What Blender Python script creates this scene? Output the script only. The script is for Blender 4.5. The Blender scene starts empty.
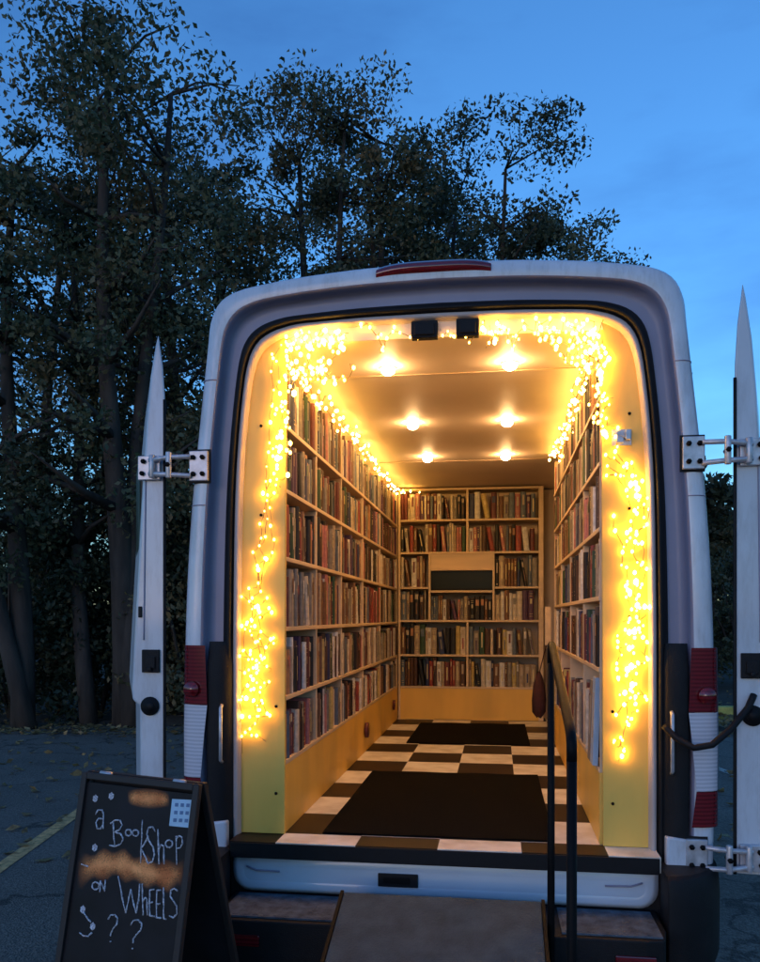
import bpy, bmesh, math, random
import numpy as np
from mathutils import Vector, Matrix
R = math.radians
rnd = random.Random(7)
sc = bpy.context.scene
COL = sc.collection

# ------------------------------------------------------------------ camera model
F, PX, PY = 830.0, 380.0, 617.0
TH = R(8.09); CT, ST = math.cos(TH), math.sin(TH)
CAM = Vector((0.22, -3.10, 1.55))
def ray(px, py):
    xc = (px-PX)/F; zc = -(py-PY)/F
    return Vector((xc*CT-ST, xc*ST+CT, zc))
def atY(px, py, Y):            # point on the plane y = Y
    d = ray(px, py); return CAM + d*((Y-CAM.y)/d.y)
def atZ(px, py, Z=0.0):
    d = ray(px, py); return CAM + d*((Z-CAM.z)/d.z)
def atD(px, py, D):            # at depth D along the view
    return CAM + ray(px, py)*D
def proj(p):
    v = Vector(p)-CAM
    x = v.x*CT+v.y*ST; d = -v.x*ST+v.y*CT
    return PX+F*x/d, PY-F*v.z/d

cam_d = bpy.data.cameras.new('camera'); cam = bpy.data.objects.new('camera', cam_d); COL.objects.link(cam)
cam.location = CAM; cam.rotation_euler = (R(90), 0, TH)
cam_d.sensor_fit = 'VERTICAL'; cam_d.sensor_height = 36.0; cam_d.sensor_width = 36.0
cam_d.lens = F/962*36.0; cam_d.shift_y = (617-481)/962; cam_d.clip_end = 2000
sc.camera = cam

# ------------------------------------------------------------------ materials
def newmat(name):
    m = bpy.data.materials.new(name); m.use_nodes = True
    return m, m.node_tree, m.node_tree.nodes['Principled BSDF']
def mat(name, col, rough=.6, metal=0, var=.12, scale=8, bump=0, bscale=60, coat=0, emit=None, es=0, stretch=None, spec=None):
    m, nt, b = newmat(name)
    N, L = nt.nodes, nt.links
    b.inputs['Roughness'].default_value = rough
    b.inputs['Metallic'].default_value = metal
    if spec is not None: b.inputs['Specular IOR Level'].default_value = spec
    if coat: b.inputs['Coat Weight'].default_value = coat; b.inputs['Coat Roughness'].default_value = .08
    if emit: b.inputs['Emission Color'].default_value = (*emit, 1); b.inputs['Emission Strength'].default_value = es
    tc = N.new('ShaderNodeTexCoord'); src = tc.outputs['Object']
    if stretch:
        mp = N.new('ShaderNodeMapping'); mp.inputs['Scale'].default_value = stretch
        L.new(src, mp.inputs['Vector']); src = mp.outputs['Vector']
    if var:
        n = N.new('ShaderNodeTexNoise'); n.inputs['Scale'].default_value = scale; n.inputs['Detail'].default_value = 6
        L.new(src, n.inputs['Vector'])
        r = N.new('ShaderNodeValToRGB')
        r.color_ramp.elements[0].position = .3; r.color_ramp.elements[1].position = .7
        r.color_ramp.elements[0].color = (*[c*(1-var) for c in col], 1)
        r.color_ramp.elements[1].color = (*[min(1, c*(1+var)) for c in col], 1)
        L.new(n.outputs['Fac'], r.inputs['Fac']); L.new(r.outputs['Color'], b.inputs['Base Color'])
        mr = N.new('ShaderNodeMapRange'); mr.inputs['To Min'].default_value = rough*.85; mr.inputs['To Max'].default_value = min(1, rough*1.2)
        L.new(n.outputs['Fac'], mr.inputs['Value']); L.new(mr.outputs['Result'], b.inputs['Roughness'])
    else: b.inputs['Base Color'].default_value = (*col, 1)
    if bump:
        n2 = N.new('ShaderNodeTexNoise'); n2.inputs['Scale'].default_value = bscale; n2.inputs['Detail'].default_value = 8
        L.new(src, n2.inputs['Vector'])
        bp = N.new('ShaderNodeBump'); bp.inputs['Strength'].default_value = bump; bp.inputs['Distance'].default_value = .01
        L.new(n2.outputs['Fac'], bp.inputs['Height']); L.new(bp.outputs['Normal'], b.inputs['Normal'])
    return m
M = {}
M['paint'] = mat('van_paint', (.62,.66,.73), .34, 0, .10, 4, coat=.4)
M['door_paint'] = mat('door_paint', (.56,.60,.66), .35, 0, .05, 3, bump=.05, bscale=5, coat=.3)
def grime(m,amt=.35):
    nt=m.node_tree; N,L=nt.nodes,nt.links; b=N['Principled BSDF']; src=b.inputs['Base Color'].links[0].from_socket
    tc=N.new('ShaderNodeTexCoord'); mp=N.new('ShaderNodeMapping'); mp.inputs['Scale'].default_value=(1,1,.22); L.new(tc.outputs['Object'],mp.inputs['Vector'])
    n=N.new('ShaderNodeTexNoise'); n.inputs['Scale'].default_value=16; n.inputs['Detail'].default_value=10; n.inputs['Roughness'].default_value=.72; L.new(mp.outputs['Vector'],n.inputs['Vector'])
    r=N.new('ShaderNodeMapRange'); r.inputs['From Min'].default_value=.48; r.inputs['From Max'].default_value=.78; r.inputs['To Max'].default_value=amt; L.new(n.outputs['Fac'],r.inputs['Value'])
    mx=N.new('ShaderNodeMix'); mx.data_type='RGBA'; mx.inputs['B'].default_value=(.16,.14,.13,1); L.new(r.outputs['Result'],mx.inputs['Factor']); L.new(src,mx.inputs['A']); L.new(mx.outputs['Result'],b.inputs['Base Color'])
grime(M['paint'],.5); grime(M['door_paint'],.45)
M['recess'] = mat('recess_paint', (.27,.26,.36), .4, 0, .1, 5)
M['jamb'] = mat('jamb_paint', (.52,.43,.40), .4, 0, .06, 5)
M['rubber'] = mat('rubber', (.008,.008,.010), .6, 0, .2, 30, spec=.25)
M['black_plastic'] = mat('black_plastic', (.009,.009,.011), .6, 0, .25, 12, bump=.25, bscale=250, spec=.25)
M['step_plastic'] = mat('step_plastic', (.075,.10,.13), .9, 0, .5, 22, bump=1, bscale=90)
M['black_metal'] = mat('black_metal', (.005,.005,.006), .55, 0, .2, 20, spec=.12)
M['steel'] = mat('hinge_steel', (.5,.5,.54), .35, .4, .25, 30)
M['sill_paint'] = mat('sill_paint', (.55,.62,.72), .28, 0, .06, 4, coat=.5)
M['yellow_panel'] = mat('yellow_panel', (.86,.52,.10), .45, 0, .10, 5, bump=.15, bscale=25, stretch=(1,1,.25))
M['ceiling'] = mat('ceiling_panel', (.86,.70,.56), .55, 0, .06, 2, bump=.05, bscale=4)
M['wood'] = mat('shelf_wood', (.70,.52,.34), .5, 0, .18, 9, bump=.12, bscale=60, stretch=(1,.12,1))
M['woodx'] = mat('shelf_wood_back', (.70,.52,.34), .5, 0, .18, 9, bump=.12, bscale=60, stretch=(.12,1,1))
M['darkwall'] = mat('dark_wall', (.035,.022,.015), .7, 0, .2, 5)
M['mat_black'] = mat('floor_mat', (.006,.0055,.005), .95, 0, .5, 90, bump=1.0, bscale=400, spec=.1)
M['dark_glass'] = mat('dark_glass', (.008,.012,.008), .3, 0, 0, spec=.15)
M['paper'] = mat('paper', (.50,.41,.30), .85, 0, .12, 60, stretch=(6,1,1))
M['gilt'] = mat('gilt', (.62,.50,.25), .45, .2, .1, 30)
M['label_white'] = mat('label_white', (.46,.38,.29), .7, 0, .1, 30)
M['ramp'] = mat('ramp_surface', (.050,.075,.090), .95, 0, .3, 14, bump=.9, bscale=130)
M['chalkboard'] = mat('chalkboard', (.010,.010,.013), .5, 0, .5, 7, bump=.05, bscale=40, spec=.2)
M['sign_frame'] = mat('sign_frame', (.016,.013,.013), .6, 0, .3, 12, bump=.15, bscale=50, stretch=(1,1,.2))
M['chalk'] = mat('chalk', (.62,.64,.72), .95, 0, .35, 120)
M['sticker'] = mat('sticker', (.35,.55,.72), .4, 0, .08, 40)
M['sticker_mark'] = mat('sticker_mark', (.08,.17,.33), .5, 0, .1, 40)
M['yellow_line'] = mat('worn_line_paint', (.72,.40,.16), .85, 0, .4, 16, bump=.3, bscale=90)
M['white_line'] = mat('pale_line_paint', (.46,.45,.40), .8, 0, .4, 16, bump=.3, bscale=90)
M['bark'] = mat('bark', (.045,.036,.03), .95, 0, .4, 9, bump=1, bscale=18, stretch=(1,1,.25))
M['wire'] = mat('copper_wire', (.45,.30,.12), .4, .6, .1, 30)
M['tyre'] = mat('tyre', (.02,.02,.02), .8, 0, .2, 20, bump=.3, bscale=60)
M['rim'] = mat('rim', (.35,.35,.37), .35, .7, .1, 20)
M['outlet'] = mat('outlet_plastic', (.10,.02,.03), .4, 0, .1, 20)
M['blue_book'] = mat('pale_blue_cover', (.40,.52,.66), .4, 0, .12, 14)
M['bag'] = mat('bag_cloth', (.05,.014,.018), .9, 0, .3, 30, bump=.5, bscale=80)
M['card'] = mat('paper_note', (.62,.47,.32), .8, 0, .1, 20)
M['bulb'] = mat('bulb_lit', (1,.7,.35), .4, 0, 0, emit=(1,.53,.10), es=48)
M['bulb_hot'] = mat('bulb_lit_bright', (1,.7,.35), .4, 0, 0, emit=(1,.51,.075), es=30)
M['bulb_dim'] = mat('bulb_lit_soft', (1,.7,.35), .4, 0, 0, emit=(1,.50,.065), es=12)
M['spot'] = mat('downlight_lit', (1,.8,.5), .4, 0, 0, emit=(1,.57,.23), es=115)
M['cream'] = mat('cream_trim', (.62,.47,.33), .5, 0, .08, 8)

def red_lens(name, c1, c2, rough=.12):
    m, nt, b = newmat(name); N, L = nt.nodes, nt.links
    b.inputs['Roughness'].default_value = rough; b.inputs['Coat Weight'].default_value = .8
    tc = N.new('ShaderNodeTexCoord'); w = N.new('ShaderNodeTexWave'); w.bands_direction = 'Z'
    w.inputs['Scale'].default_value = 22; w.inputs['Distortion'].default_value = .6
    L.new(tc.outputs['Object'], w.inputs['Vector'])
    r = N.new('ShaderNodeValToRGB'); r.color_ramp.elements[0].color = (*c1,1); r.color_ramp.elements[1].color = (*c2,1)
    L.new(w.outputs['Fac'], r.inputs['Fac']); L.new(r.outputs['Color'], b.inputs['Base Color'])
    return m
M['red_lens'] = red_lens('red_lens', (.10,.005,.009), (.19,.010,.016))
M['clear_lens'] = red_lens('clear_lens', (.50,.50,.56), (.68,.66,.72))

def checker_mat():
    m, nt, b = newmat('checker_vinyl'); N, L = nt.nodes, nt.links
    b.inputs['Roughness'].default_value = .45; b.inputs['Specular IOR Level'].default_value=.25
    tc = N.new('ShaderNodeTexCoord'); mp = N.new('ShaderNodeMapping')
    mp.inputs['Location'].default_value = (11*1.0, -.08/.335+10, .5)
    mp.inputs['Scale'].default_value = (1/.305, 1/.335, .01)
    L.new(tc.outputs['Object'], mp.inputs['Vector'])
    ch = N.new('ShaderNodeTexChecker'); ch.inputs['Scale'].default_value = 1
    ch.inputs['Color1'].default_value = (.024,.013,.009,1); ch.inputs['Color2'].default_value = (.86,.80,.72,1)
    L.new(mp.outputs['Vector'], ch.inputs['Vector'])
    n = N.new('ShaderNodeTexNoise'); n.inputs['Scale'].default_value = 9; n.inputs['Detail'].default_value = 8
    L.new(tc.outputs['Object'], n.inputs['Vector'])
    r = N.new('ShaderNodeValToRGB'); r.color_ramp.elements[0].position=.3; r.color_ramp.elements[0].color=(.72,.68,.62,1); r.color_ramp.elements[1].position=.6
    r.color_ramp.elements[1].color=(1,1,1,1); L.new(n.outputs['Fac'], r.inputs['Fac'])
    mx = N.new('ShaderNodeMix'); mx.data_type='RGBA'; mx.blend_type='MULTIPLY'; mx.inputs['Factor'].default_value = 1
    L.new(ch.outputs['Color'], mx.inputs['A']); L.new(r.outputs['Color'], mx.inputs['B']); L.new(mx.outputs['Result'], b.inputs['Base Color'])
    return m
M['checker'] = checker_mat()

def asphalt_mat():
    m, nt, b = newmat('asphalt'); N, L = nt.nodes, nt.links
    b.inputs['Roughness'].default_value = .85
    tc = N.new('ShaderNodeTexCoord')
    n = N.new('ShaderNodeTexNoise'); n.inputs['Scale'].default_value = .8; n.inputs['Detail'].default_value = 10; n.inputs['Roughness'].default_value=.7
    v = N.new('ShaderNodeTexVoronoi'); v.inputs['Scale'].default_value = 90
    f = N.new('ShaderNodeTexNoise'); f.inputs['Scale'].default_value = 45; f.inputs['Detail'].default_value = 4
    for x in (n, v, f): L.new(tc.outputs['Object'], x.inputs['Vector'])
    r = N.new('ShaderNodeValToRGB'); r.color_ramp.elements[0].position=.3; r.color_ramp.elements[0].color=(.105,.088,.070,1)
    r.color_ramp.elements[1].position=.72; r.color_ramp.elements[1].color=(.20,.165,.135,1); L.new(n.outputs['Fac'], r.inputs['Fac'])
    r2 = N.new('ShaderNodeValToRGB'); r2.color_ramp.elements[0].position=.35; r2.color_ramp.elements[0].color=(.65,.65,.65,1)
    r2.color_ramp.elements[1].position=.75; r2.color_ramp.elements[1].color=(1.5,1.5,1.5,1); L.new(f.outputs['Fac'], r2.inputs['Fac'])
    mx = N.new('ShaderNodeMix'); mx.data_type='RGBA'; mx.blend_type='MULTIPLY'; mx.inputs['Factor'].default_value = 1
    L.new(r.outputs['Color'], mx.inputs['A']); L.new(r2.outputs['Color'], mx.inputs['B']); L.new(mx.outputs['Result'], b.inputs['Base Color'])
    ck = N.new('ShaderNodeTexVoronoi'); ck.feature='DISTANCE_TO_EDGE'; ck.inputs['Scale'].default_value=.55
    wn = N.new('ShaderNodeTexNoise'); wn.inputs['Scale'].default_value=2.5; wn.inputs['Detail'].default_value=6; L.new(tc.outputs['Object'], wn.inputs['Vector'])
    av = N.new('ShaderNodeVectorMath'); av.operation='MULTIPLY_ADD'; av.inputs[1].default_value=(.9,.9,.9); L.new(wn.outputs['Color'], av.inputs[0]); L.new(tc.outputs['Object'], av.inputs[2]); L.new(av.outputs['Vector'], ck.inputs['Vector'])
    cr_ = N.new('ShaderNodeValToRGB'); cr_.color_ramp.elements[0].position=.004; cr_.color_ramp.elements[0].color=(.35,.35,.35,1); cr_.color_ramp.elements[1].position=.016; cr_.color_ramp.elements[1].color=(1,1,1,1); L.new(ck.outputs['Distance'], cr_.inputs['Fac'])
    mx2 = N.new('ShaderNodeMix'); mx2.data_type='RGBA'; mx2.blend_type='MULTIPLY'; mx2.inputs['Factor'].default_value=1
    L.new(mx.outputs['Result'], mx2.inputs['A']); L.new(cr_.outputs['Color'], mx2.inputs['B']); L.new(mx2.outputs['Result'], b.inputs['Base Color'])
    bp = N.new('ShaderNodeBump'); bp.inputs['Strength'].default_value=.6; bp.inputs['Distance'].default_value=.01
    L.new(v.outputs['Distance'], bp.inputs['Height']); L.new(bp.outputs['Normal'], b.inputs['Normal'])
    return m
M['asphalt'] = asphalt_mat()
def worn(m,scale,lo,hi):
    nt=m.node_tree; N,L=nt.nodes,nt.links; b=N['Principled BSDF']
    tc=N.new('ShaderNodeTexCoord'); n=N.new('ShaderNodeTexNoise'); n.inputs['Scale'].default_value=scale; n.inputs['Detail'].default_value=8; n.inputs['Roughness'].default_value=.7
    L.new(tc.outputs['Object'],n.inputs['Vector']); r=N.new('ShaderNodeMapRange'); r.inputs['From Min'].default_value=lo; r.inputs['From Max'].default_value=hi
    L.new(n.outputs['Fac'],r.inputs['Value']); L.new(r.outputs['Result'],b.inputs['Alpha'])
worn(M['yellow_line'],22,.30,.46); worn(M['white_line'],22,.38,.52); worn(M['chalk'],190,.30,.58)
M['kerb_paint'] = mat('kerb_paint', (.55,.42,.10), .8, 0, .3, 12)
M['dirt'] = mat('verge_soil', (.045,.038,.028), .95, 0, .5, 3, bump=1, bscale=12)

def leaf_mat(name, cols, scale=1.2):
    m, nt, b = newmat(name); N, L = nt.nodes, nt.links
    b.inputs['Roughness'].default_value = .55
    tc = N.new('ShaderNodeTexCoord'); n = N.new('ShaderNodeTexNoise'); n.inputs['Scale'].default_value = scale; n.inputs['Detail'].default_value = 5
    n.inputs['Roughness'].default_value = .75
    L.new(tc.outputs['Object'], n.inputs['Vector'])
    r = N.new('ShaderNodeValToRGB'); e = r.color_ramp.elements
    e[0].position=.34; e[0].color=(*cols[0],1); e[1].position=.68; e[1].color=(*cols[-1],1)
    for i, c in enumerate(cols[1:-1]):
        q = e.new(.36+.32*(i+1)/(len(cols)-1)); q.color=(*c,1)
    L.new(n.outputs['Fac'], r.inputs['Fac']); L.new(r.outputs['Color'], b.inputs['Base Color'])
    t = N.new('ShaderNodeBsdfTranslucent'); L.new(r.outputs['Color'], t.inputs['Color'])
    mx = N.new('ShaderNodeMixShader'); mx.inputs['Fac'].default_value=.3
    L.new(b.outputs['BSDF'], mx.inputs[1]); L.new(t.outputs['BSDF'], mx.inputs[2])
    L.new(mx.outputs['Shader'], N['Material Output'].inputs['Surface'])
    return m
M['leaf_a'] = leaf_mat('leaf_green', [(.06,.075,.04),(.085,.11,.055),(.115,.105,.05),(.20,.13,.05)])
M['leaf_b'] = leaf_mat('leaf_brown', [(.075,.08,.045),(.105,.105,.05),(.17,.125,.055),(.25,.17,.07)])
M['leaf_c'] = leaf_mat('leaf_dark', [(.036,.045,.026),(.055,.07,.036),(.08,.075,.036)])
M['leaf_litter'] = leaf_mat('leaf_litter', [(.12,.08,.04),(.32,.22,.09),(.5,.40,.2)], 9)

# ------------------------------------------------------------------ mesh helpers
class MB:
    def __init__(s): s.v=[]; s.f=[]; s.m=[]; s.sm=[]
    def add(s, vs, fs, mi=0, smooth=False):
        o=len(s.v); s.v += [tuple(v) for v in vs]
        for f in fs: s.f.append(tuple(o+i for i in f)); s.m.append(mi); s.sm.append(smooth)
    def box(s, x0,x1,y0,y1,z0,z1, mi=0, mt=None):
        vs=[(x0,y0,z0),(x1,y0,z0),(x1,y1,z0),(x0,y1,z0),(x0,y0,z1),(x1,y0,z1),(x1,y1,z1),(x0,y1,z1)]
        if mt: vs=[mt@Vector(v) for v in vs]
        s.add(vs,[(0,3,2,1),(4,5,6,7),(0,1,5,4),(1,2,6,5),(2,3,7,6),(3,0,4,7)],mi)
    def tube(s, pts, r, n=8, mi=0, rs=None, cap=True):
        pts=[Vector(p) for p in pts]; vs=[]; k=len(pts); up=None
        for i,p in enumerate(pts):
            t=(pts[min(i+1,k-1)]-pts[max(i-1,0)]).normalized()
            if up is None:
                up = Vector((0,0,1)) if abs(t.z)<.9 else Vector((1,0,0))
            a=t.cross(up).normalized(); b=a.cross(t).normalized(); up=b
            rr=rs[i] if rs else r
            for j in range(n):
                an=2*math.pi*j/n; vs.append(p+a*math.cos(an)*rr+b*math.sin(an)*rr)
        fs=[]
        for i in range(k-1):
            for j in range(n):
                fs.append((i*n+j,i*n+(j+1)%n,(i+1)*n+(j+1)%n,(i+1)*n+j))
        if cap: fs.append(tuple(range(n-1,-1,-1))); fs.append(tuple((k-1)*n+j for j in range(n)))
        s.add(vs,fs,mi,True)
    def prism(s, poly, axis, a, b, mi=0):     # poly = 2D points; extruded along axis from a to b
        def P(u,w,t): return {'x':(t,u,w),'y':(u,t,w),'z':(u,w,t)}[axis]
        n=len(poly); vs=[P(u,w,a) for u,w in poly]+[P(u,w,b) for u,w in poly]
        fs=[tuple(range(n)),tuple(range(2*n-1,n-1,-1))]+[(i,(i+1)%n,n+(i+1)%n,n+i) for i in range(n)]
        s.add(vs,fs,mi)
    def grid(s, rings, mi=0, closed=False, smooth=True, mfun=None):
        n=len(rings[0]); o=len(s.v)
        for r in rings: s.v += [tuple(p) for p in r]
        for i in range(len(rings)-1):
            for j in range(n-(0 if closed else 1)):
                f=(o+i*n+j,o+i*n+(j+1)%n,o+(i+1)*n+(j+1)%n,o+(i+1)*n+j)
                s.f.append(f); s.m.append(mfun(i,j) if mfun else mi); s.sm.append(smooth)
    def build(s, name, mats, parent=None, bevel=0, recalc=True, autosmooth=False):
        me=bpy.data.meshes.new(name); me.from_pydata(s.v,[],s.f)
        if not isinstance(mats,(list,tuple)): mats=[mats]
        for m in mats: me.materials.append(M[m] if isinstance(m,str) else m)
        me.polygons.foreach_set('material_index', s.m); me.polygons.foreach_set('use_smooth', s.sm)
        if recalc:
            bm=bmesh.new(); bm.from_mesh(me); bmesh.ops.recalc_face_normals(bm, faces=bm.faces); bm.to_mesh(me); bm.free()
        me.update()
        o=bpy.data.objects.new(name, me); COL.objects.link(o)
        if parent:
            o.parent=parent
            o.matrix_parent_inverse = Matrix.Translation(-parent_loc(parent))
        if bevel:
            b=o.modifiers.new('bevel','BEVEL'); b.width=bevel; b.segments=2; b.limit_method='ANGLE'; b.angle_limit=R(35)
        return o
def parent_loc(p):
    v=Vector(p.location)
    if p.parent: v = v  # parents' own offset is cancelled by the inverse
    return v
def tag(o, label=None, cat=None, group=None, kind=None):
    if label: o['label']=label
    if cat: o['category']=cat
    if group: o['group']=group
    if kind: o['kind']=kind
    return o
def empty(name, loc, label, cat, group=None):
    o=bpy.data.objects.new(name,None); o.location=loc; o.empty_display_size=.1; COL.objects.link(o)
    return tag(o,label,cat,group)
def box(name, m, x0,x1,y0,y1,z0,z1, parent=None, bevel=0):
    b=MB(); b.box(min(x0,x1),max(x0,x1),y0,y1,z0,z1); return b.build(name,m,parent,bevel)

# ------------------------------------------------------------------ world and light
w = bpy.data.worlds.new('World'); sc.world = w; w.use_nodes = True
nt = w.node_tree; N, L = nt.nodes, nt.links
bg = N['Background']; sky = N.new('ShaderNodeTexSky'); sky.sky_type='NISHITA'; sky.sun_disc=False
SUN_EL, SUN_AZ = R(7.0), R(200)
sky.sun_elevation = SUN_EL; sky.sun_rotation = SUN_AZ; sky.air_density=1.3; sky.dust_density=.3; sky.ozone_density=5
tint = N.new('ShaderNodeMix'); tint.data_type='RGBA'; tint.blend_type='MULTIPLY'; tint.inputs['Factor'].default_value=1
tint.inputs['B'].default_value=(.96,1.15,1.34,1)
L.new(sky.outputs['Color'], tint.inputs['A'])
tc = N.new('ShaderNodeTexCoord'); mp = N.new('ShaderNodeMapping'); mp.inputs['Scale'].default_value=(1.2,1.2,4)
L.new(tc.outputs['Generated'], mp.inputs['Vector'])
cn = N.new('ShaderNodeTexNoise'); cn.inputs['Scale'].default_value=2.2; cn.inputs['Detail'].default_value=7; cn.inputs['Roughness'].default_value=.55
L.new(mp.outputs['Vector'], cn.inputs['Vector'])
cr = N.new('ShaderNodeValToRGB'); cr.color_ramp.elements[0].position=.42; cr.color_ramp.elements[0].color=(1,1,1,1)
cr.color_ramp.elements[1].position=.75; cr.color_ramp.elements[1].color=(.62,.62,.72,1)
L.new(cn.outputs['Fac'], cr.inputs['Fac'])
cm = N.new('ShaderNodeMix'); cm.data_type='RGBA'; cm.blend_type='MULTIPLY'; cm.inputs['Factor'].default_value=1
L.new(tint.outputs['Result'], cm.inputs['A']); L.new(cr.outputs['Color'], cm.inputs['B'])
L.new(cm.outputs['Result'], bg.inputs['Color']); bg.inputs['Strength'].default_value=.15
sd = bpy.data.lights.new('sun','SUN'); sd.energy=.12; sd.angle=R(25); sd.color=(1,.55,.72)
so = bpy.data.objects.new('sun', sd); COL.objects.link(so)
dirv = Vector((math.sin(SUN_AZ)*math.cos(SUN_EL), math.cos(SUN_AZ)*math.cos(SUN_EL), math.sin(SUN_EL)))
so.rotation_euler = dirv.to_track_quat('Z','Y').to_euler(); so.location=(0,-10,10)
sc.view_settings.view_transform='Standard'; sc.view_settings.look='None'; sc.view_settings.gamma=1
sc.view_settings.use_curve_mapping=False; sc.view_settings.exposure=.9

# ------------------------------------------------------------------ ground
def sheet(name, m, pts, z, kind='structure', nsub=1):
    b=MB(); b.add([(p[0],p[1],z) for p in pts],[tuple(range(len(pts)))]); o=b.build(name,m,recalc=False)
    return tag(o, kind=kind)
sheet('ground','asphalt',[(-300,-300),(300,-300),(300,300),(-300,300)],0)
# verge: uneven soil beyond the car park
b=MB(); rings=[]
for j,yy in enumerate([8.3,8.5,8.9,10,12,15,20,30,60,200]):
    row=[]
    for i in range(81):
        xx=-60+i*1.5
        edge = 1.2*math.sin(xx*.13)*.4+.18*math.sin(xx*.9)
        z = .006 if j==0 else .05+.05*math.sin(xx*1.7+yy)+.05*math.sin(xx*.6-yy*1.1)+min(.5,(yy-8.4)*.03)
        row.append((xx,yy+(edge if j<6 else 0),z))
    rings.append(row)
b.grid(rings); o=b.build('verge','dirt',recalc=False); tag(o,kind='structure')
for (nm,m,a,c,wd) in (('parking_line','yellow_line',(-20,882),(86,807),.10),('parking_line','white_line',(700,762),(775,790),.09)):
    p,q=atZ(*a),atZ(*c); d=(q-p).normalized(); n=Vector((-d.y,d.x,0))*wd/2
    b=MB(); b.add([p-n,q-n,q+n,p+n],[(0,1,2,3)]); b.v=[(x,y,.004) for x,y,z in b.v]
    o=b.build(nm,m,recalc=False); tag(o,kind='structure')
p=atZ(640,722); b=MB(); b.box(p.x,p.x+9,p.y,p.y+.2,0,.24); tag(b.build('kerb','kerb_paint',bevel=.015),kind='structure')

# ------------------------------------------------------------------ leaves
def leaves_mesh(centres, radii, counts, size, seed, flat=False):
    g=np.random.default_rng(seed); P=[]
    for c,r,n in zip(centres,radii,counts):
        d=g.normal(size=(n,3)); d/=np.linalg.norm(d,axis=1)[:,None]
        rr=g.random(n)**.45
        P.append(np.array(c)+d*(rr[:,None])*np.array(r))
    P=np.concatenate(P); n=len(P)
    a=g.normal(size=(n,3)); a/=np.linalg.norm(a,axis=1)[:,None]
    if flat: a[:,2]*=.15; a/=np.linalg.norm(a,axis=1)[:,None]
    q=g.normal(size=(n,3))
    if flat: q[:,2]*=.2
    b_=q-(q*a).sum(1)[:,None]*a; b_/=np.linalg.norm(b_,axis=1)[:,None]
    s=size*(.55+.9*g.random(n))[:,None]
    nrm=np.cross(a,b_)
    V=np.stack([P-a*s*.6, P+b_*s*.32+nrm*s*.12, P+a*s*.6, P-b_*s*.32+nrm*s*.12],1).reshape(-1,3)
    return V
def np_mesh(name, V, m, parent=None):
    n=len(V)//4; me=bpy.data.meshes.new(name)
    me.vertices.add(len(V)); me.vertices.foreach_set('co',V.astype(np.float32).ravel())
    me.loops.add(4*n); me.loops.foreach_set('vertex_index',np.arange(4*n,dtype=np.int32))
    me.polygons.add(n); me.polygons.foreach_set('loop_start',np.arange(0,4*n,4,dtype=np.int32))
    me.materials.append(M[m]); me.update(calc_edges=True); me.validate()
    o=bpy.data.objects.new(name,me); COL.objects.link(o)
    if parent: o.parent=parent; o.matrix_parent_inverse=Matrix.Translation(-Vector(parent.location))
    return o
def tree(loc, h, spread, trunk_r, lean, label, m, seed, nclump=60, per=150, leaf=.11, base=.25, forks=2, cat='tree', group='trees beyond the car park'):
    rr=random.Random(seed); root=empty('tree',loc,label,cat,group)
    t=MB(); tips=[]
    x,y,z=loc
    for k in range(forks):
        az=rr.uniform(0,6.28); pts=[]; rs=[]; off=Vector((0,0,0))
        dx=lean+rr.uniform(-.13,.13)*(k>0)*2; dy=rr.uniform(-.08,.08)
        nseg=9
        for i in range(nseg+1):
            f=i/nseg
            off=Vector((dx*h*f+.12*math.sin(f*5+az), dy*h*f+.1*math.cos(f*4+az), h*.93*f))
            pts.append(Vector(loc)+off+Vector((.14*k*(1-f)*trunk_r*8,0,-.1 if i==0 else 0))); rs.append(trunk_r*(1-.85*f)*(1 if k==0 else .75)+.012)
        t.tube(pts,0,8,rs=rs)
        for i in range(3,nseg+1):
            for q in range(3):
                p=pts[i]; an=rr.uniform(0,6.28); ln=spread*rr.uniform(.45,1.0)*(1.1-.5*i/nseg)
                e=p+Vector((math.cos(an)*ln,math.sin(an)*ln,rr.uniform(.15,.8)*ln*.8))
                mid=(p+e)/2+Vector((rr.uniform(-.15,.15),rr.uniform(-.15,.15),rr.uniform(-.1,.2)))
                r0=rs[i]*.5+.008
                t.tube([p,mid,e],0,5,rs=[r0,r0*.6,.006]); tips += [e,mid,(mid+e)/2]
    t.build('trunk','bark',root,recalc=False)
    cs,ra,ct=[],[],[]
    for i in range(nclump):
        if i<nclump*.5 and tips:
            c=tips[rr.randrange(len(tips))]+Vector((rr.gauss(0,.25),rr.gauss(0,.25),rr.gauss(0,.25)))
        else:
            a=rr.uniform(0,6.28); q=rr.random()**.5*spread; zz=rr.uniform(base,1)
            c=Vector((x+lean*h*zz+math.cos(a)*q*(1.15-.55*zz),y+math.sin(a)*q*(1.15-.55*zz),z+h*zz))
        r=rr.uniform(.25,.7); cs.append(tuple(c)); ra.append((r,r,r*.7)); ct.append(int(per*rr.uniform(.5,1.4)))
    V=leaves_mesh(cs,ra,ct,leaf,seed)
    np_mesh('crown',V,m,root)
    return root
def gxy(px, D): p=atD(px,617,D); return (p.x,p.y,.08)
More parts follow.
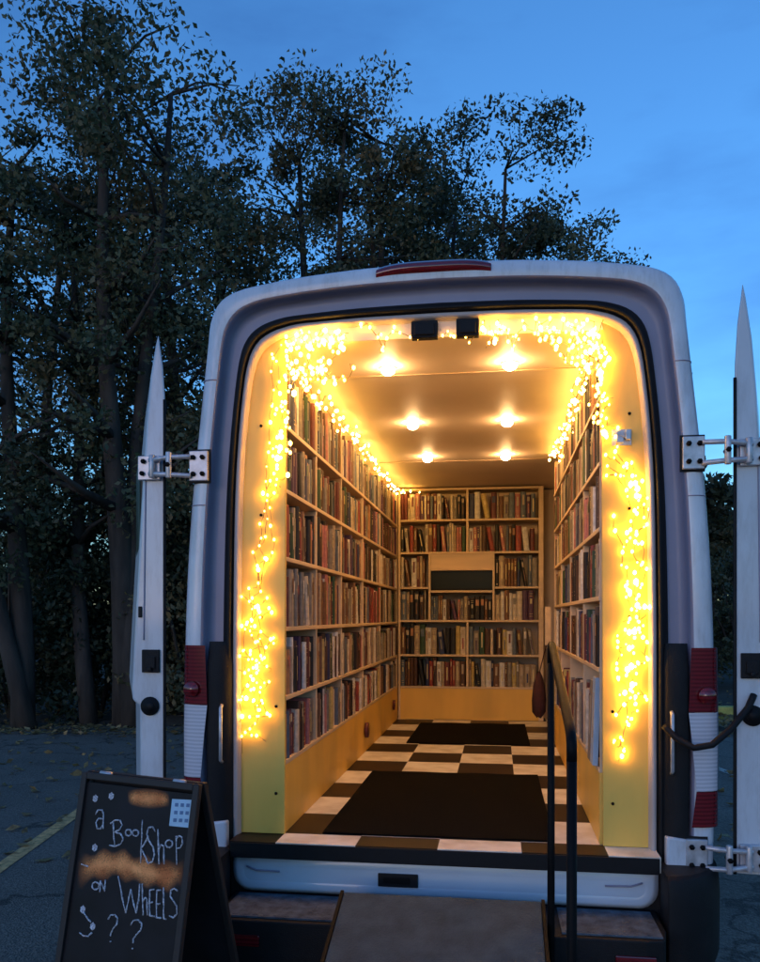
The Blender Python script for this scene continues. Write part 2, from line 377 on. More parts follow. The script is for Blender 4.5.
trees=[ # px, depth, h, spread, trunk_r, lean, mat, nclump, label
 (14,11.6,8.6,2.3,.16,-.02,'leaf_a',60,'tall dark tree at the far left edge of the car park'),
 (96,12.0,8.2,1.6,.12,-.11,'leaf_c',26,'thin trunked tree leaning left beside the tallest dark trunk'),
 (118,11.9,9.6,2.2,.20,.015,'leaf_a',66,'thick dark trunked tree just left of the open van door'),
 (176,13.0,9.4,2.2,.14,-.02,'leaf_b',62,'brown leaved tree seen between the left door and the van'),
 (215,14.0,9.2,2.3,.15,.01,'leaf_a',56,'green tree rising above the upper left corner of the van'),
 (300,14.5,10.4,2.2,.15,.0,'leaf_b',95,'autumn brown tree above the left part of the van roof'),
 (372,15.0,10.3,2.2,.14,.02,'leaf_a',95,'sparse green tree above the middle of the van roof'),
 (452,15.5,10.2,2.1,.13,.0,'leaf_c',95,'dark thin leaved tree behind the high brake light'),
 (528,15.5,9.2,2.3,.13,.03,'leaf_a',95,'last tree over the van roof, its crown ending in open sky'),
 (44,15.5,9.6,2.5,.17,.03,'leaf_c',52,'dark tree in the second row behind the leaning trunk'),
 (250,17.5,10.6,2.6,.17,.0,'leaf_c',52,'tallest tree in the second row behind the van'),
 (345,18.5,11.0,2.6,.15,.01,'leaf_b',95,'tall brown tree in the second row above the van roof'),
 (440,19.0,10.6,2.6,.15,-.01,'leaf_a',95,'tall green tree in the second row above the high brake light'),
 (530,19.5,10.0,2.4,.14,-.01,'leaf_b',85,'brown tree in the second row nearest the open sky'),
 (590,18.0,8.6,2.2,.12,.0,'leaf_c',80,'small loose tree in the second row behind the right part of the roof'),
 (150,16.5,10.8,2.7,.16,.0,'leaf_a',85,'broad green tree in the second row behind the open left door'),
 (712,24,5.2,2.2,.14,0,'leaf_c',60,'low dark tree seen between the van and its right door'),
 (760,27,5.4,2.4,.14,0,'leaf_b',50,'low brownish tree half hidden by the right door'),
]
for i,(px,D,h,sp,tr,ln,m,nc,lb) in enumerate(trees):
    tree(gxy(px,D),h,sp,tr,ln,lb,m,100+i,nclump=int(nc*1.3),per=190,leaf=.074 if D<20 else .17,base=.12 if D>20 else .22,forks=2 if i!=1 else 1)
def shrub(px,D,h,w,m,label,seed,group='shrubs under the trees'):
    rr=random.Random(seed); loc=gxy(px,D); root=empty('shrub',loc,label,'shrub',group)
    t=MB()
    for k in range(6):
        a=rr.uniform(0,6.28); e=Vector(loc)+Vector((math.cos(a)*w*.6,math.sin(a)*w*.5,h*.8))
        t.tube([Vector(loc)-Vector((0,0,.1)),(Vector(loc)+e)/2+Vector((0,0,.2)),e],0,5,rs=[.03,.02,.006])
    t.build('stem','bark',root,recalc=False)
    cs,ra,ct=[],[],[]
    for i in range(44):
        a=rr.uniform(0,6.28); q=rr.random()**.5*w; zz=rr.uniform(.05,.9)
        cs.append((loc[0]+math.cos(a)*q*(1.1-.5*zz),loc[1]+math.sin(a)*q*.7,loc[2]+h*zz)); r=rr.uniform(.25,.5); ra.append((r,r,r*.8)); ct.append(170)
    np_mesh('foliage',leaves_mesh(cs,ra,ct,.078,seed),m,root)
sh=[(10,12.5,3.4,1.3,'leaf_c','dark shrub at the far left edge under the trees'),
 (58,12.9,3.0,1.2,'leaf_c','low dark shrub below the leaning trunk'),
 (100,12.7,3.2,1.2,'leaf_c','dark shrub in front of the thick trunk, left of the door'),
 (150,13.1,3.5,1.2,'leaf_c','dark shrub directly behind the open left door'),
 (190,12.2,2.7,1.1,'leaf_b','brownish shrub in the gap between door and van'),
 (240,13.0,2.6,1.3,'leaf_c','dark shrub hidden low behind the left side of the van'),
 (705,17.0,2.9,1.5,'leaf_c','dark shrub in the gap beside the right tail light'),
 (745,16.0,2.6,1.4,'leaf_c','dark shrub beyond the right door')]
for i,(px,D,h,w_,m,lb) in enumerate(sh): shrub(px,D,h,w_,m,lb,300+i)
# far wood that reads as one mass
cs,ra,ct=[],[],[]
for i in range(330):
    px=rnd.uniform(-260,1000); D=rnd.uniform(27,36)
    p=atD(px,617,D); top = 5.0 if px<640 else 3.9
    cs.append((p.x,p.y,rnd.uniform(.1,top)*(.8+.2*math.sin(px*.05)))); r=rnd.uniform(.9,1.5); ra.append((r,r,r*.7)); ct.append(70)
o=np_mesh('treeline',leaves_mesh(cs,ra,ct,.42,55),'leaf_c'); tag(o,'dark distant wood closing the view behind the trees','treeline',kind='stuff')
# fallen leaves
g=np.random.default_rng(5); pts=[]
for i in range(5200):
    px=g.uniform(-120,900); D=10.9+abs(g.normal())*1.6 if g.random()<.86 else g.uniform(5,11)
    p=atD(px,617,D); pts.append((p.x,p.y,.02 if p.y<8.4 else .10+.03*(p.y-8.4)))
o=np_mesh('leaf_litter',leaves_mesh(pts,[(.05,.05,.01)]*len(pts),[1]*len(pts),.085,9,flat=True),'leaf_litter')
tag(o,'pale fallen leaves scattered along the edge of the asphalt','fallen leaves',kind='stuff')

# ------------------------------------------------------------------ the van
van=empty('van',(0,2.5,0),'white high-roof cargo van, rear doors folded open, lit inside as a bookshop','van')
OUT=[(0,2.890),(.3,2.883),(.56,2.862),(.76,2.832),(.83,2.805),(.868,2.768),(.892,2.70),(.90,2.6),(.922,2.4),(.965,2.0),(.985,1.7),(.993,1.46),(.998,1.1),(.995,.8),(.985,.45)]
INN=[(0,2.705),(.3,2.702),(.55,2.69),(.64,2.668),(.695,2.635),(.728,2.585),(.750,2.50),(.771,2.32),(.787,2.1),(.793,1.9),(.798,1.5),(.798,1.1),(.798,.62)]
def resample(pts, keys, n):
    # keys: indices (roof end, corner end); equal parameter spans on each segment
    segs=[(0,keys[0],n[0]),(keys[0],keys[1],n[1]),(keys[1],len(pts)-1,n[2])]; out=[]
    for a,b_,k in segs:
        s=pts[a:b_+1]; d=[0]
        for i in range(1,len(s)): d.append(d[-1]+math.dist(s[i],s[i-1]))
        for i in range(k):
            t=d[-1]*i/k; j=max(q for q in range(len(d)) if d[q]<=t+1e-9); j=min(j,len(s)-2)
            u=(t-d[j])/(d[j+1]-d[j]); out.append((s[j][0]*(1-u)+s[j+1][0]*u, s[j][1]*(1-u)+s[j+1][1]*u))
    out.append(pts[-1]); return out
def smooth(p,it=2):
    for _ in range(it):
        p=[p[0]]+[tuple((p[i-1][k]+2*p[i][k]+p[i+1][k])/4 for k in (0,1)) for i in range(1,len(p)-1)]+[p[-1]]
    return p
NS=(12,12,24)
HO=smooth(resample(OUT,(3,7),NS),1); HI=smooth(resample(INN,(2,6),NS),1)
def full(h,k): return [(-x*(1+k*min(1,max(0,x)/.5)),z) for x,z in reversed(h)][:-1]+list(h)
FO,FI=full(HO,.010),full(HI,.018); NP=len(FO)
def ring(f,y,off=0):
    return [(a[0]*(1-f)+b_[0]*f, y, a[1]*(1-f)+b_[1]*f) for a,b_ in zip(FO,FI)]
# outer skin
b=MB()
spec=[(.40,.0),(.30,-.004),(.2,-.002),(.11,.004),(.05,.016),(.012,.036),(0,.06),(0,.16)]
rings=[ring(f,y) for f,y in spec]+[ring(0,y) for y in (.6,1.2,1.9,2.6,3.2,3.9,4.5)]
def front(y,zt,wf):
    return [(x*wf,y,min(z,zt-(.25*abs(x))**2)) for x,_,z in ring(0,0)]
rings+=[front(4.75,2.84,.99),front(5.0,2.62,.97),front(5.4,2.1,.95),front(5.75,1.55,.93),front(6.1,1.38,.9),front(6.25,1.2,.86),front(6.3,.9,.82)]
b.grid(rings); n=len(b.v)-NP
b.add([b.v[n+i] for i in range(NP)],[tuple(range(NP))])
b.build('body','paint',van)
# rebate the doors close into
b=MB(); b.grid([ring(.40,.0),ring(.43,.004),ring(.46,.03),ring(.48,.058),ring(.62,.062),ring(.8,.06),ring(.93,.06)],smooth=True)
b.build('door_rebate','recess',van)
# black lower corners beside the tail lamps (both sides)
for s in (-1,1):
    b=MB(); rows=[]
    for i in range(12):
        z=.47+(1.455-.47)*i/11
        xo=np.interp(z,[p[1] for p in OUT[::-1]],[p[0] for p in OUT[::-1]]); xi=.805
        cut=.0 if i<11 else .02
        rows.append([(s*(xo-.098),-.004+cut,z),(s*(xo-.108),-.012+cut,z),(s*(xi+.02),-.006+cut,z),(s*(xi-.002),.03+cut,z)])
    b.grid(rows); b.build('corner_trim','black_plastic',van)
# seal
b=MB(); prof=[(.81,.060),(.815,.040),(.86,.030),(.93,.015),(.97,.010),(1.0,.02),(1.012,.05),(1.012,.075)]
b.grid([ring(f,y) for f,y in prof]); b.build('door_seal','rubber',van)
# jamb
def inset(d,y):
    return [(x*(1-d/.80),y,z-d*max(0,min(1,(z-2.3)/.35))) for (x,z) in FI]
b=MB(); b.grid([inset(.002,.052),inset(.008,.030),inset(.018,.026),inset(.026,.035),inset(.034,.075)]); b.build('jamb','jamb',van)
# interior shell
box('floor','checker',-.79,.79,-.06,4.0,.645,.70,van)
box('sill_edge','rubber',-.785,.785,-.068,-.061,.640,.697,van,bevel=.002)
box('side_wall','cream',-.90,-.872,.09,4.0,.70,2.62,van)
box('side_wall','cream',.872,.90,.09,2.62,.70,2.62,van)
box('side_door','darkwall',.86,.89,2.625,4.0,.70,2.62,van)
box('bulkhead','cream',-.87,.86,4.0,4.03,.70,2.62,van)
b=MB(); rows=[]
for i in range(15):
    u=-1+2*i/14; z=2.632-.09*max(0,abs(u)-.8)/.2
    rows.append([(u*.88,y,z) for y in (.075,.58,.581,2.65,2.651,4.0)])
b.grid(rows); b.build('ceiling','ceiling',van)
for y in (.58,2.65): 
    b=MB(); b.tube([(-.6,y,2.630),(-.3,y,2.629),(0,y,2.628),(.3,y,2.629),(.6,y,2.630)],.0022,6); b.build('ceiling_seam','cream',van)
# pillar cover panels and header
I2=inset(.030,.06)
for s in (-1,1):
    side=[(x,z) for x,_,z in I2 if x*s>0.60 and z<2.66]
    side=sorted(side,key=lambda p:p[1])
    side=[(side[0][0],.702)]+[p for p in side if p[1]>.75]
    poly=side+[(s*.600,side[-1][1]),(s*.606,.702)]
    b=MB(); b.prism(poly,'y',.060,.078); b.build('pillar_panel','yellow_panel',van,bevel=.002)
    for z in (.86,1.2,1.55,1.95,2.3):
        q=MB(); q.tube([(s*(.70 if int(z*10)%2 else .64),.060,z),(s*(.70 if int(z*10)%2 else .64),.056,z)],.006,8); q.build('screw','black_metal',van)
top=[(x,z) for x,_,z in I2 if abs(x)<.61]
b=MB(); b.prism(sorted(top)+[(.605,2.615),(-.605,2.615)],'y',.058,.076); b.build('header_panel','ceiling',van)
for x0,x1 in ((-.105,-.005),(.065,.150)):
    b=MB(); b.box(x0,x1,.02,.057,2.603,2.668); b.box(x0+.012,x1-.012,.012,.02,2.612,2.655); b.build('latch_pocket','black_plastic',van,bevel=.003)
b=MB(); p=atY(622,437,.045); 
b.box(p.x-.035,p.x+.035,.05,.06,p.z-.03,p.z+.03); b.box(p.x-.02,p.x+.005,.035,.05,p.z-.022,p.z+.022); b.box(p.x+.012,p.x+.03,.03,.05,p.z-.012,p.z+.025)
b.tube([(p.x-.03,.04,p.z+.015),(p.x+.03,.034,p.z-.01)],.005,6); b.build('latch_bracket','steel',van,bevel=.002)
# ceiling downlights
for y in (.45,1.50,2.48):
    for x in (-.25,.27):
        b=MB(); n=16
        b.add([(x+.042*math.cos(a*2*math.pi/n),y+.042*math.sin(a*2*math.pi/n),2.626) for a in range(n)]+
              [(x+.030*math.cos(a*2*math.pi/n),y+.030*math.sin(a*2*math.pi/n),2.618) for a in range(n)],
              [(i,(i+1)%n,n+(i+1)%n,n+i) for i in range(n)],0)
        o=b.build('ceiling_light','cream',van)
        q=MB(); q.add([(x+r_*math.cos(a*2*math.pi/n),y+r_*math.sin(a*2*math.pi/n),z_) for r_,z_ in ((.031,2.6175),(.029,2.606),(.018,2.596)) for a in range(n)]+[(x,y,2.592)],[(k*n+i,k*n+(i+1)%n,(k+1)*n+(i+1)%n,(k+1)*n+i) for k in range(2) for i in range(n)]+[(2*n+i,2*n+(i+1)%n,3*n) for i in range(n)],0,True)
        l=q.build('bulb','spot',o); l.matrix_parent_inverse=Matrix.Identity(4); l.location=(0,0,0)
# fix: children of non-empty parts keep identity inverse
# sill panel
b=MB()
def sillring(y,zt,zb,w_,r):
    pts=[(-w_,zt)]
    for k in range(7):
        a=math.pi+k*math.pi/12; pts.append((-w_+r+r*math.cos(a),zb+r+r*math.sin(a)))
    for k in range(7):
        a=1.5*math.pi+k*math.pi/12; pts.append((w_-r+r*math.cos(a),zb+r+r*math.sin(a)))
    pts.append((w_,zt)); return [(x,y,z) for x,z in pts]
r0=sillring(-.010,.638,.500,.79,.07); r1=sillring(-.030,.636,.512,.775,.06); r2=sillring(-.036,.630,.522,.765,.055); r3=sillring(-.030,.600,.545,.74,.03)
b.grid([r0,r1,r2,r3],closed=True); b.add(r3,[tuple(range(len(r3)))])
b.build('sill_panel','sill_paint',van)
p0,p1=atY(378,873,-.035),atY(418,888,-.035)
b=MB(); b.box(p0.x,p1.x,-.040,-.030,p1.z,p0.z); b.build('latch_recess','rubber',van,bevel=.003)
b=MB(); b.box(p0.x+.02,p1.x-.03,-.044,-.0405,p1.z+.014,p0.z-.012); b.build('striker','black_metal',van,bevel=.002)
for s in (-1,1):
    b=MB(); b.tube([(s*.60,-.0375,.585),(s*.69,-.0375,.587),(s*.73,-.036,.60)],.0035,6); b.build('pressed_groove','recess',van)
    b=MB(); b.tube([(s*.835,-.014,.99),(s*.835,-.030,1.0),(s*.835,-.030,1.2),(s*.835,-.014,1.21)],.007,8); b.build('striker_bar','steel',van)
box('lower_panel','black_plastic',-.80,.80,-.008,.05,.35,.636,van)
box('underbody','rubber',-.93,.93,.06,6.1,.42,.46,van)
# bumper
bp=MB()
plan=[(-.76,-.29),(-.70,-.305),(.70,-.305),(.76,-.29),(.78,-.20),(.78,.0),(-.78,.0),(-.78,-.20)]
bp.prism(plan,'z',.30,.495)
for s in (-1,1):
    rows=[]
    for z,sc_ in ((.30,.92),(.36,.99),(.56,1.0),(.62,.985),(.655,.95),(.665,.90)):
        arc=[]
        for k in range(9):
            a=k/8*math.pi/2
            arc.append((s*(.79+(.235*math.cos(a))*sc_),(.14-.33*math.sin(a)*sc_),z))
        arc=[(s*1.02*min(1,sc_+.02),.55,z)]+arc+[(s*.79,-.05,z)]
        rows.append(arc)
    bp.grid(rows); bp.add(rows[-1],[tuple(range(len(rows[-1])))])
bumper=bp.build('bumper','black_plastic',van,bevel=.006)
def sub(o):   # sub-part of a mesh part built in world space
    o.matrix_parent_inverse=Matrix.Identity(4); return o
b=MB(); b.box(-.755,-.335,-.285,-.045,.496,.503)
for i in range(11):
    b.box(-.745+i*.037,-.725+i*.037,-.275,-.055,.503,.505)
sub(b.build('step_tread','step_plastic',bumper,bevel=.002))
b=MB(); b.box(.43,.755,-.285,-.045,.496,.503)
for i in range(8): b.box(.44+i*.038,.46+i*.038,-.275,-.055,.503,.505)
sub(b.build('step_tread','step_plastic',bumper,bevel=.002))
for s in (-1,1): 
    sub(box('reflector','red_lens',s*.60,s*.73,-.312,-.300,.405,.445,bumper,bevel=.004))
b=MB()
for s in (-1,1):
    q=MB(); q.prism([(s*.815,.655),(s*.90,.655),(s*.93,.70),(s*.90,.755),(s*.815,.765)],'y',-.02,.03); q.build('lower_corner_panel','paint',van,bevel=.008)
for s in (-1,1):
    for zz in (1.985,2.47):
        pr=[]
        for f in (0.012,.05,.11,.2,.3,.40):
            side_=[(q[0],q[2]) for q in ring(f,0) if q[0]*s>.6 and q[2]<2.72]; side_.sort(key=lambda q:q[1])
            yy=dict(spec)[f] if f!=.012 else .036
            pr.append((float(np.interp(zz,[q[1] for q in side_],[q[0] for q in side_])),yy-.0012,zz))
        b=MB(); b.tube(pr,.0022,5); b.build('panel_seam','recess',van)
# tail lamps follow the outer corner
for s in (-1,1):
    tl=MB()
    def strip(z0,z1,mi,w0,w1,off=.012):
        rows=[]; n=8
        for i in range(n+1):
            t=i/n; z=z0+(z1-z0)*t; wd=w0+(w1-w0)*t
            xo=np.interp(z,[p[1] for p in OUT[::-1]],[p[0] for p in OUT[::-1]])
            row=[]
            for k in range(8):
                a=k/7
                if a<.45: x=xo+off*.7; y=.20-(.18)*a/.45
                else:
                    u=(a-.45)/.55; x=xo+off*.7-(wd)*u**1.4; y=.02-(.038)*(1-(1-u)**2)
                row.append((s*x,y,z))
            rows.append(row)
        m_=MB(); m_.grid(rows); return m_
    a=strip(1.21,1.44,0,.112,.100); base=a.build('tail_lamp','red_lens',van)
    if s<0: base['label']='left tail lamp partly hidden behind the open door'
    c=strip(.93,1.208,0,.085,.112); sub(c.build('clear_lens','clear_lens',base))
    c=strip(.80,.928,0,.100,.085); sub(c.build('red_lens','red_lens',base))
    q=MB(); q.tube([(s*.955,-.022,1.27),(s*.955,-.030,1.27)],.030,16); sub(q.build('bulb_lens','red_lens',base))
# high brake light
b=MB(); rows=[]
for y,zz in ((-.004,2.838),(-.022,2.845),(-.024,2.862),(.0,2.883),(.05,2.888)):
    rows.append([(x,y+.012*(abs(x+.02)/.21)**3,zz-.012*(abs(x+.02)/.21)**4) for x in np.linspace(-.235,.195,15)])
b.grid(rows); b.build('brake_light','red_lens',van)
# hinges and folded doors
sh={-1:.455,1:.30}
def door(s):
    cx=-.018 if s>0 else 0
    prof_r=[(165,850),(165,700),(165,560),(165,440),(165,395),(163,365),(160,345),(158.5,334)]
    prof_l=[(156,345),(151,375),(147,420),(143,490),(139,560),(135,630),(132,690),(133,700),(140,706),(141,850)]
    P=[]
    for px,py in prof_r+prof_l:
        w_=atY(px,py,0); P.append((w_.x,w_.z))
    P=[(s*-1*x+cx,z) for x,z in P]
    if s>0: P=[(x,z+max(0,(z-2.3))*.22) for x,z in P]
    b=MB(); b.prism(P,'y',0.0,.78); b.v=[(x+s*y*sh[s],y*.95,z) for x,y,z in b.v]
    return b.build('rear_door','door_paint',van,bevel=.008)
for s in (-1,1):
    d=door(s); f=lambda x: s*abs(x)+(-.018 if s>0 else 0)
    if s<0: d['label']='door folded back along the left side of the van'
    else: d['label']='door folded back along the right side of the van'
    def dp(px,py,Y=0):      # a point given on the left door, mirrored for the right one
        w_=atY(px,py,Y); return Vector((f(w_.x),Y,w_.z))
    # latch and stop fittings in the edge
    c=dp(151.5,661); q=MB(); q.box(c.x-.036,c.x+.036,-.012,.0,c.z-.045,c.z+.045); q.box(c.x-.02,c.x+.022,-.020,-.012,c.z-.028,c.z+.018); q.tube([(c.x,-.012,c.z-.03),(c.x,-.028,c.z-.03)],.010,10)
    sub(q.build('latch','black_plastic',d,bevel=.006))
    c=dp(150.5,706); q=MB(); q.tube([(c.x,.0,c.z),(c.x,-.010,c.z)],.037,20); q.tube([(c.x,-.010,c.z),(c.x,-.014,c.z)],.022,16); sub(q.build('door_stop','rubber',d,bevel=0))
    c=dp(140.5,612); q=MB(); q.box(c.x-.008,c.x+.008,-.006,.0,c.z-.022,c.z+.022); sub(q.build('bolt_hole','rubber',d,bevel=.003))
    q=MB(); q.tube([dp(164,y_)+Vector((-s*.004,-.004,0)) for y_ in range(400,851,30)],.006,6); sub(q.build('edge_seal','rubber',d))
    q=MB(); q.tube([dp(146+ (y_-470)*-.012,y_)+Vector((0,-.002,0)) for y_ in range(470,641,10)],.0028,6); sub(q.build('pressed_seam','recess',d))
    # glazed panel in the door face (outer and inner side)
    q=MB(); xw=[atY(146,470,0).x]; 
    xa,xb_=sorted((f(-1.062),f(-1.175))); q.box(xa,xb_,.16,.66,1.75,2.22); q.v=[(x+s*y*sh[s],y*.95,z) for x,y,z in q.v]; sub(q.build('window','dark_glass',d,bevel=.01))
    # hinges
    for zc in (2.135,.70):
        h=MB()
        xb=f(-.965 if zc>1 else -.975); xd=f(-1.105)
        t=-s  # towards the body
        h.box(min(xb,xb-s*.075),max(xb,xb-s*.075),-.022,-.004,zc-.058,zc+.058)      # plate on the body
        h.box(min(xd-s*.02,xd+s*.07),max(xd-s*.02,xd+s*.07),-.020,-.003,zc-.050,zc+.045)  # plate on the door
        for dz in (-.040,.034):
            h.tube([(xb-s*.01,-.03,zc+dz),((xb+xd)/2,-.05,zc+dz*.9),(xd+s*.02,-.028,zc+dz*.7)],.010,8)
        h.tube([((xb+xd)/2,-.052,zc-.05),((xb+xd)/2,-.052,zc+.05)],.012,10)
        h.tube([(xd+s*.005,-.035,zc-.045),(xd+s*.005,-.035,zc+.045)],.012,10)
        hg=h.build('hinge','steel',van,bevel=.003)
        for bx,bz in ((xb-s*.018,.032),(xb-s*.055,.032),(xb-s*.018,-.032),(xb-s*.055,-.032),(xd+s*.045,.022),(xd+s*.05,-.025),((xb+xd)/2,0)):
            g_=MB(); g_.tube([(bx,-.022,zc+bz),(bx,-.032 if abs(bz)>0 else -.07,zc+bz)],.0095,6)
            sub(g_.build('bolt','black_metal',hg))
        q=MB(); x0,x1=sorted((xb+s*.004,xb-s*.082)); q.box(x0,x1,-.005,-.0015,zc-.066,zc+.066); q.build('hinge_gasket','rubber',van)
# check strap on the right
b=MB(); pts=[atY(664,726,-.03),atY(676,738,-.06),atY(694,748,-.09),atY(712,745,-.09),atY(730,730,-.07),atY(748,708,-.03),atY(756,690,-.01)]
fine=[]
for i in range(len(pts)-1):
    for k in range(4): fine.append(pts[i].lerp(pts[i+1],k/4))
b.tube(fine,.012,8); b.build('check_strap','rubber',van)
# side drip rail, rub strip and wheels
for s in (-1,1):
    b=MB(); b.box(min(s*.985,s*1.0),max(s*.985,s*1.0),.5,5.5,.78,.92); b.build('rub_strip','black_plastic',van,bevel=.006)
    for y in (1.15,4.9):
        b=MB(); n=28; prof=[(.20,.10),(.33,.10),(.35,.08),(.355,0),(.35,-.08),(.33,-.10),(.20,-.10)]
        rows=[[(s*.86+px_,y+r_*math.cos(2*math.pi*k/n),.355+r_*math.sin(2*math.pi*k/n)) for k in range(n)] for r_,px_ in prof]
        b.grid(rows,closed=True); wh=b.build('wheel','tyre',van)
        b=MB(); rows=[[(s*.86+s*px_,y+r_*math.cos(2*math.pi*k/n),.355+r_*math.sin(2*math.pi*k/n)) for k in range(n)] for r_,px_ in ((.20,.09),(.18,.05),(.06,.06),(.01,.08))]
        b.grid(rows,closed=True); sub(b.build('rim','rim',wh))

# ------------------------------------------------------------------ bookshelves
XL,XR=-.606,.593
LZ=[.985,1.238,1.511,1.788,2.057,2.31,2.60]
RZ=[.985,1.36,1.628,1.886,2.13,2.375,2.60]
LU=[.085,.66,1.28,2.0,2.76,3.76]; RU=[.085,.70,1.38,2.02,2.60]
BT=.017
def wall_shelf(s,xf,zs,ups,label):
    root=empty('bookshelf',(s*.85,ups[0],.70),label,'bookshelf','built-in bookshelves inside the van')
    xb=s*.868
    for i,z in enumerate(zs[:-1] if s>0 else zs[:-1]):
        if i==0: continue
        box('shelf','wood',xf,xb,ups[0],ups[-1],z-BT,z,root,bevel=.002)
    box('shelf','wood',xf,xb,ups[0],ups[-1],zs[0]-BT,zs[0],root,bevel=.002)
    for y in ups:
        for i in range(6):
            t=zs[i+1]-BT if i<5 else 2.585
            box('upright','wood',xf+s*.004,xb,y-.009 if y!=ups[0] else y,y+.009,zs[i]+.0005,t-.0005,root,bevel=.0015)
    box('baseboard','yellow_panel',xf+s*.002,xf+s*.020,ups[0]-.004,ups[-1]+.01,.701,zs[0]-BT-.0005,root,bevel=.002)
    return root
shL=wall_shelf(-1,XL,LZ,LU,'long wall of bookshelves along the left side of the van')
shR=wall_shelf(1,XR,RZ,RU,'shorter bookshelf on the right wall, ending at the side door')
shR_end=box('end_panel','wood',.60,.868,2.6095,2.62,.70,2.60,shR)
p=atY(362,735,2.2)
b=MB(); b.tube([(-.604,2.05,.84),(-.585,2.05,.84)],.048,16); b.build('socket','outlet',shL)
b=MB(); b.tube([(-.604,3.45,.85),(-.590,3.45,.85)],.040,16); b.build('socket','outlet',shL)
# back shelf
shB=empty('bookshelf',(0,3.95,.70),'bookshelf across the far end of the van around a dark slot window','bookshelf','built-in bookshelves inside the van')
YB=3.78; BZ=[.975,1.24,1.525,1.80,2.09,2.36,2.61]; bx0,bx1=-.604,.567; c1,c2=-.343,.184; cm_=-.030
def bb(nm,x0,x1,z0,z1,m='woodx',y0=YB,y1=3.985): return box(nm,m,x0,x1,y0,y1,z0,z1,shB,bevel=.0015)
for z in (BZ[0],BZ[1],BZ[2],BZ[4],BZ[5]): bb('shelf',bx0+.018,bx1-.0185,z-BT,z)
bb('shelf',bx0+.018,c1-.009,BZ[3]-BT,BZ[3]); bb('shelf',c2+.009,bx1-.0185,BZ[3]-BT,BZ[3]); bb('shelf',c1+.009,c2-.009,1.752,1.770,y0=YB-.012)
bb('shelf',bx0+.018,bx1-.0185,2.60,2.618)
bb('upright',bx0-.0,bx0+.0178,.701,2.618); bb('upright',bx1-.018,bx1+.02,.701,2.618)
for z0,z1 in ((BZ[0],BZ[1]-BT),(BZ[1],BZ[2]-BT),(BZ[4],BZ[5]-BT),(BZ[5],2.60)): bb('upright',cm_-.009,cm_+.009,z0+.0005,z1-.0005)
for x in (c1,c2): bb('upright',x-.0088,x+.0088,BZ[2]+.0005,BZ[4]-BT-.0005)
bb('baseboard',bx0+.018,bx1-.0185,.701,BZ[0]-BT-.0005,'yellow_panel',YB+.004,YB+.02)
bb('cabinet_front',c1+.0092,c2-.0092,1.935,BZ[4]-BT-.0005,'woodx',YB+.006,YB+.022)
bb('slot_window',c1+.0092,c2-.0092,1.7705,1.9345,'dark_glass',YB+.05,YB+.06)
bb('slot_frame',c1+.0092,c2-.0092,1.7705,1.785,'black_metal',YB+.03,YB+.049)

# ------------------------------------------------------------------ books
PAL=[('maroon',(.13,.03,.03),8),('dark brown',(.075,.035,.022),11),('tan',(.38,.29,.20),8),('cream',(.58,.50,.40),9),('black',(.014,.013,.016),12),
 ('navy blue',(.025,.035,.10),6),('red',(.28,.05,.04),4),('brown',(.17,.08,.04),9),('grey',(.23,.20,.17),10),('orange',(.42,.20,.09),2),
 ('dark green',(.03,.07,.035),4),('purple',(.08,.035,.08),2),('yellow',(.50,.38,.14),2),('white',(.66,.63,.60),6),('pink',(.42,.16,.15),4),('slate blue',(.11,.14,.19),5)]
for nme,c,_ in PAL: M['bk_'+nme]=mat('book_'+nme.replace(' ','_'),c,.5,0,.22,45,bump=.08,bscale=150)
PW=[p[2] for p in PAL]; PN=[p[0] for p in PAL]
BM=['bk_'+n for n in PN]+['paper','gilt','label_white']; IP,IG,IW=len(PN),len(PN)+1,len(PN)+2
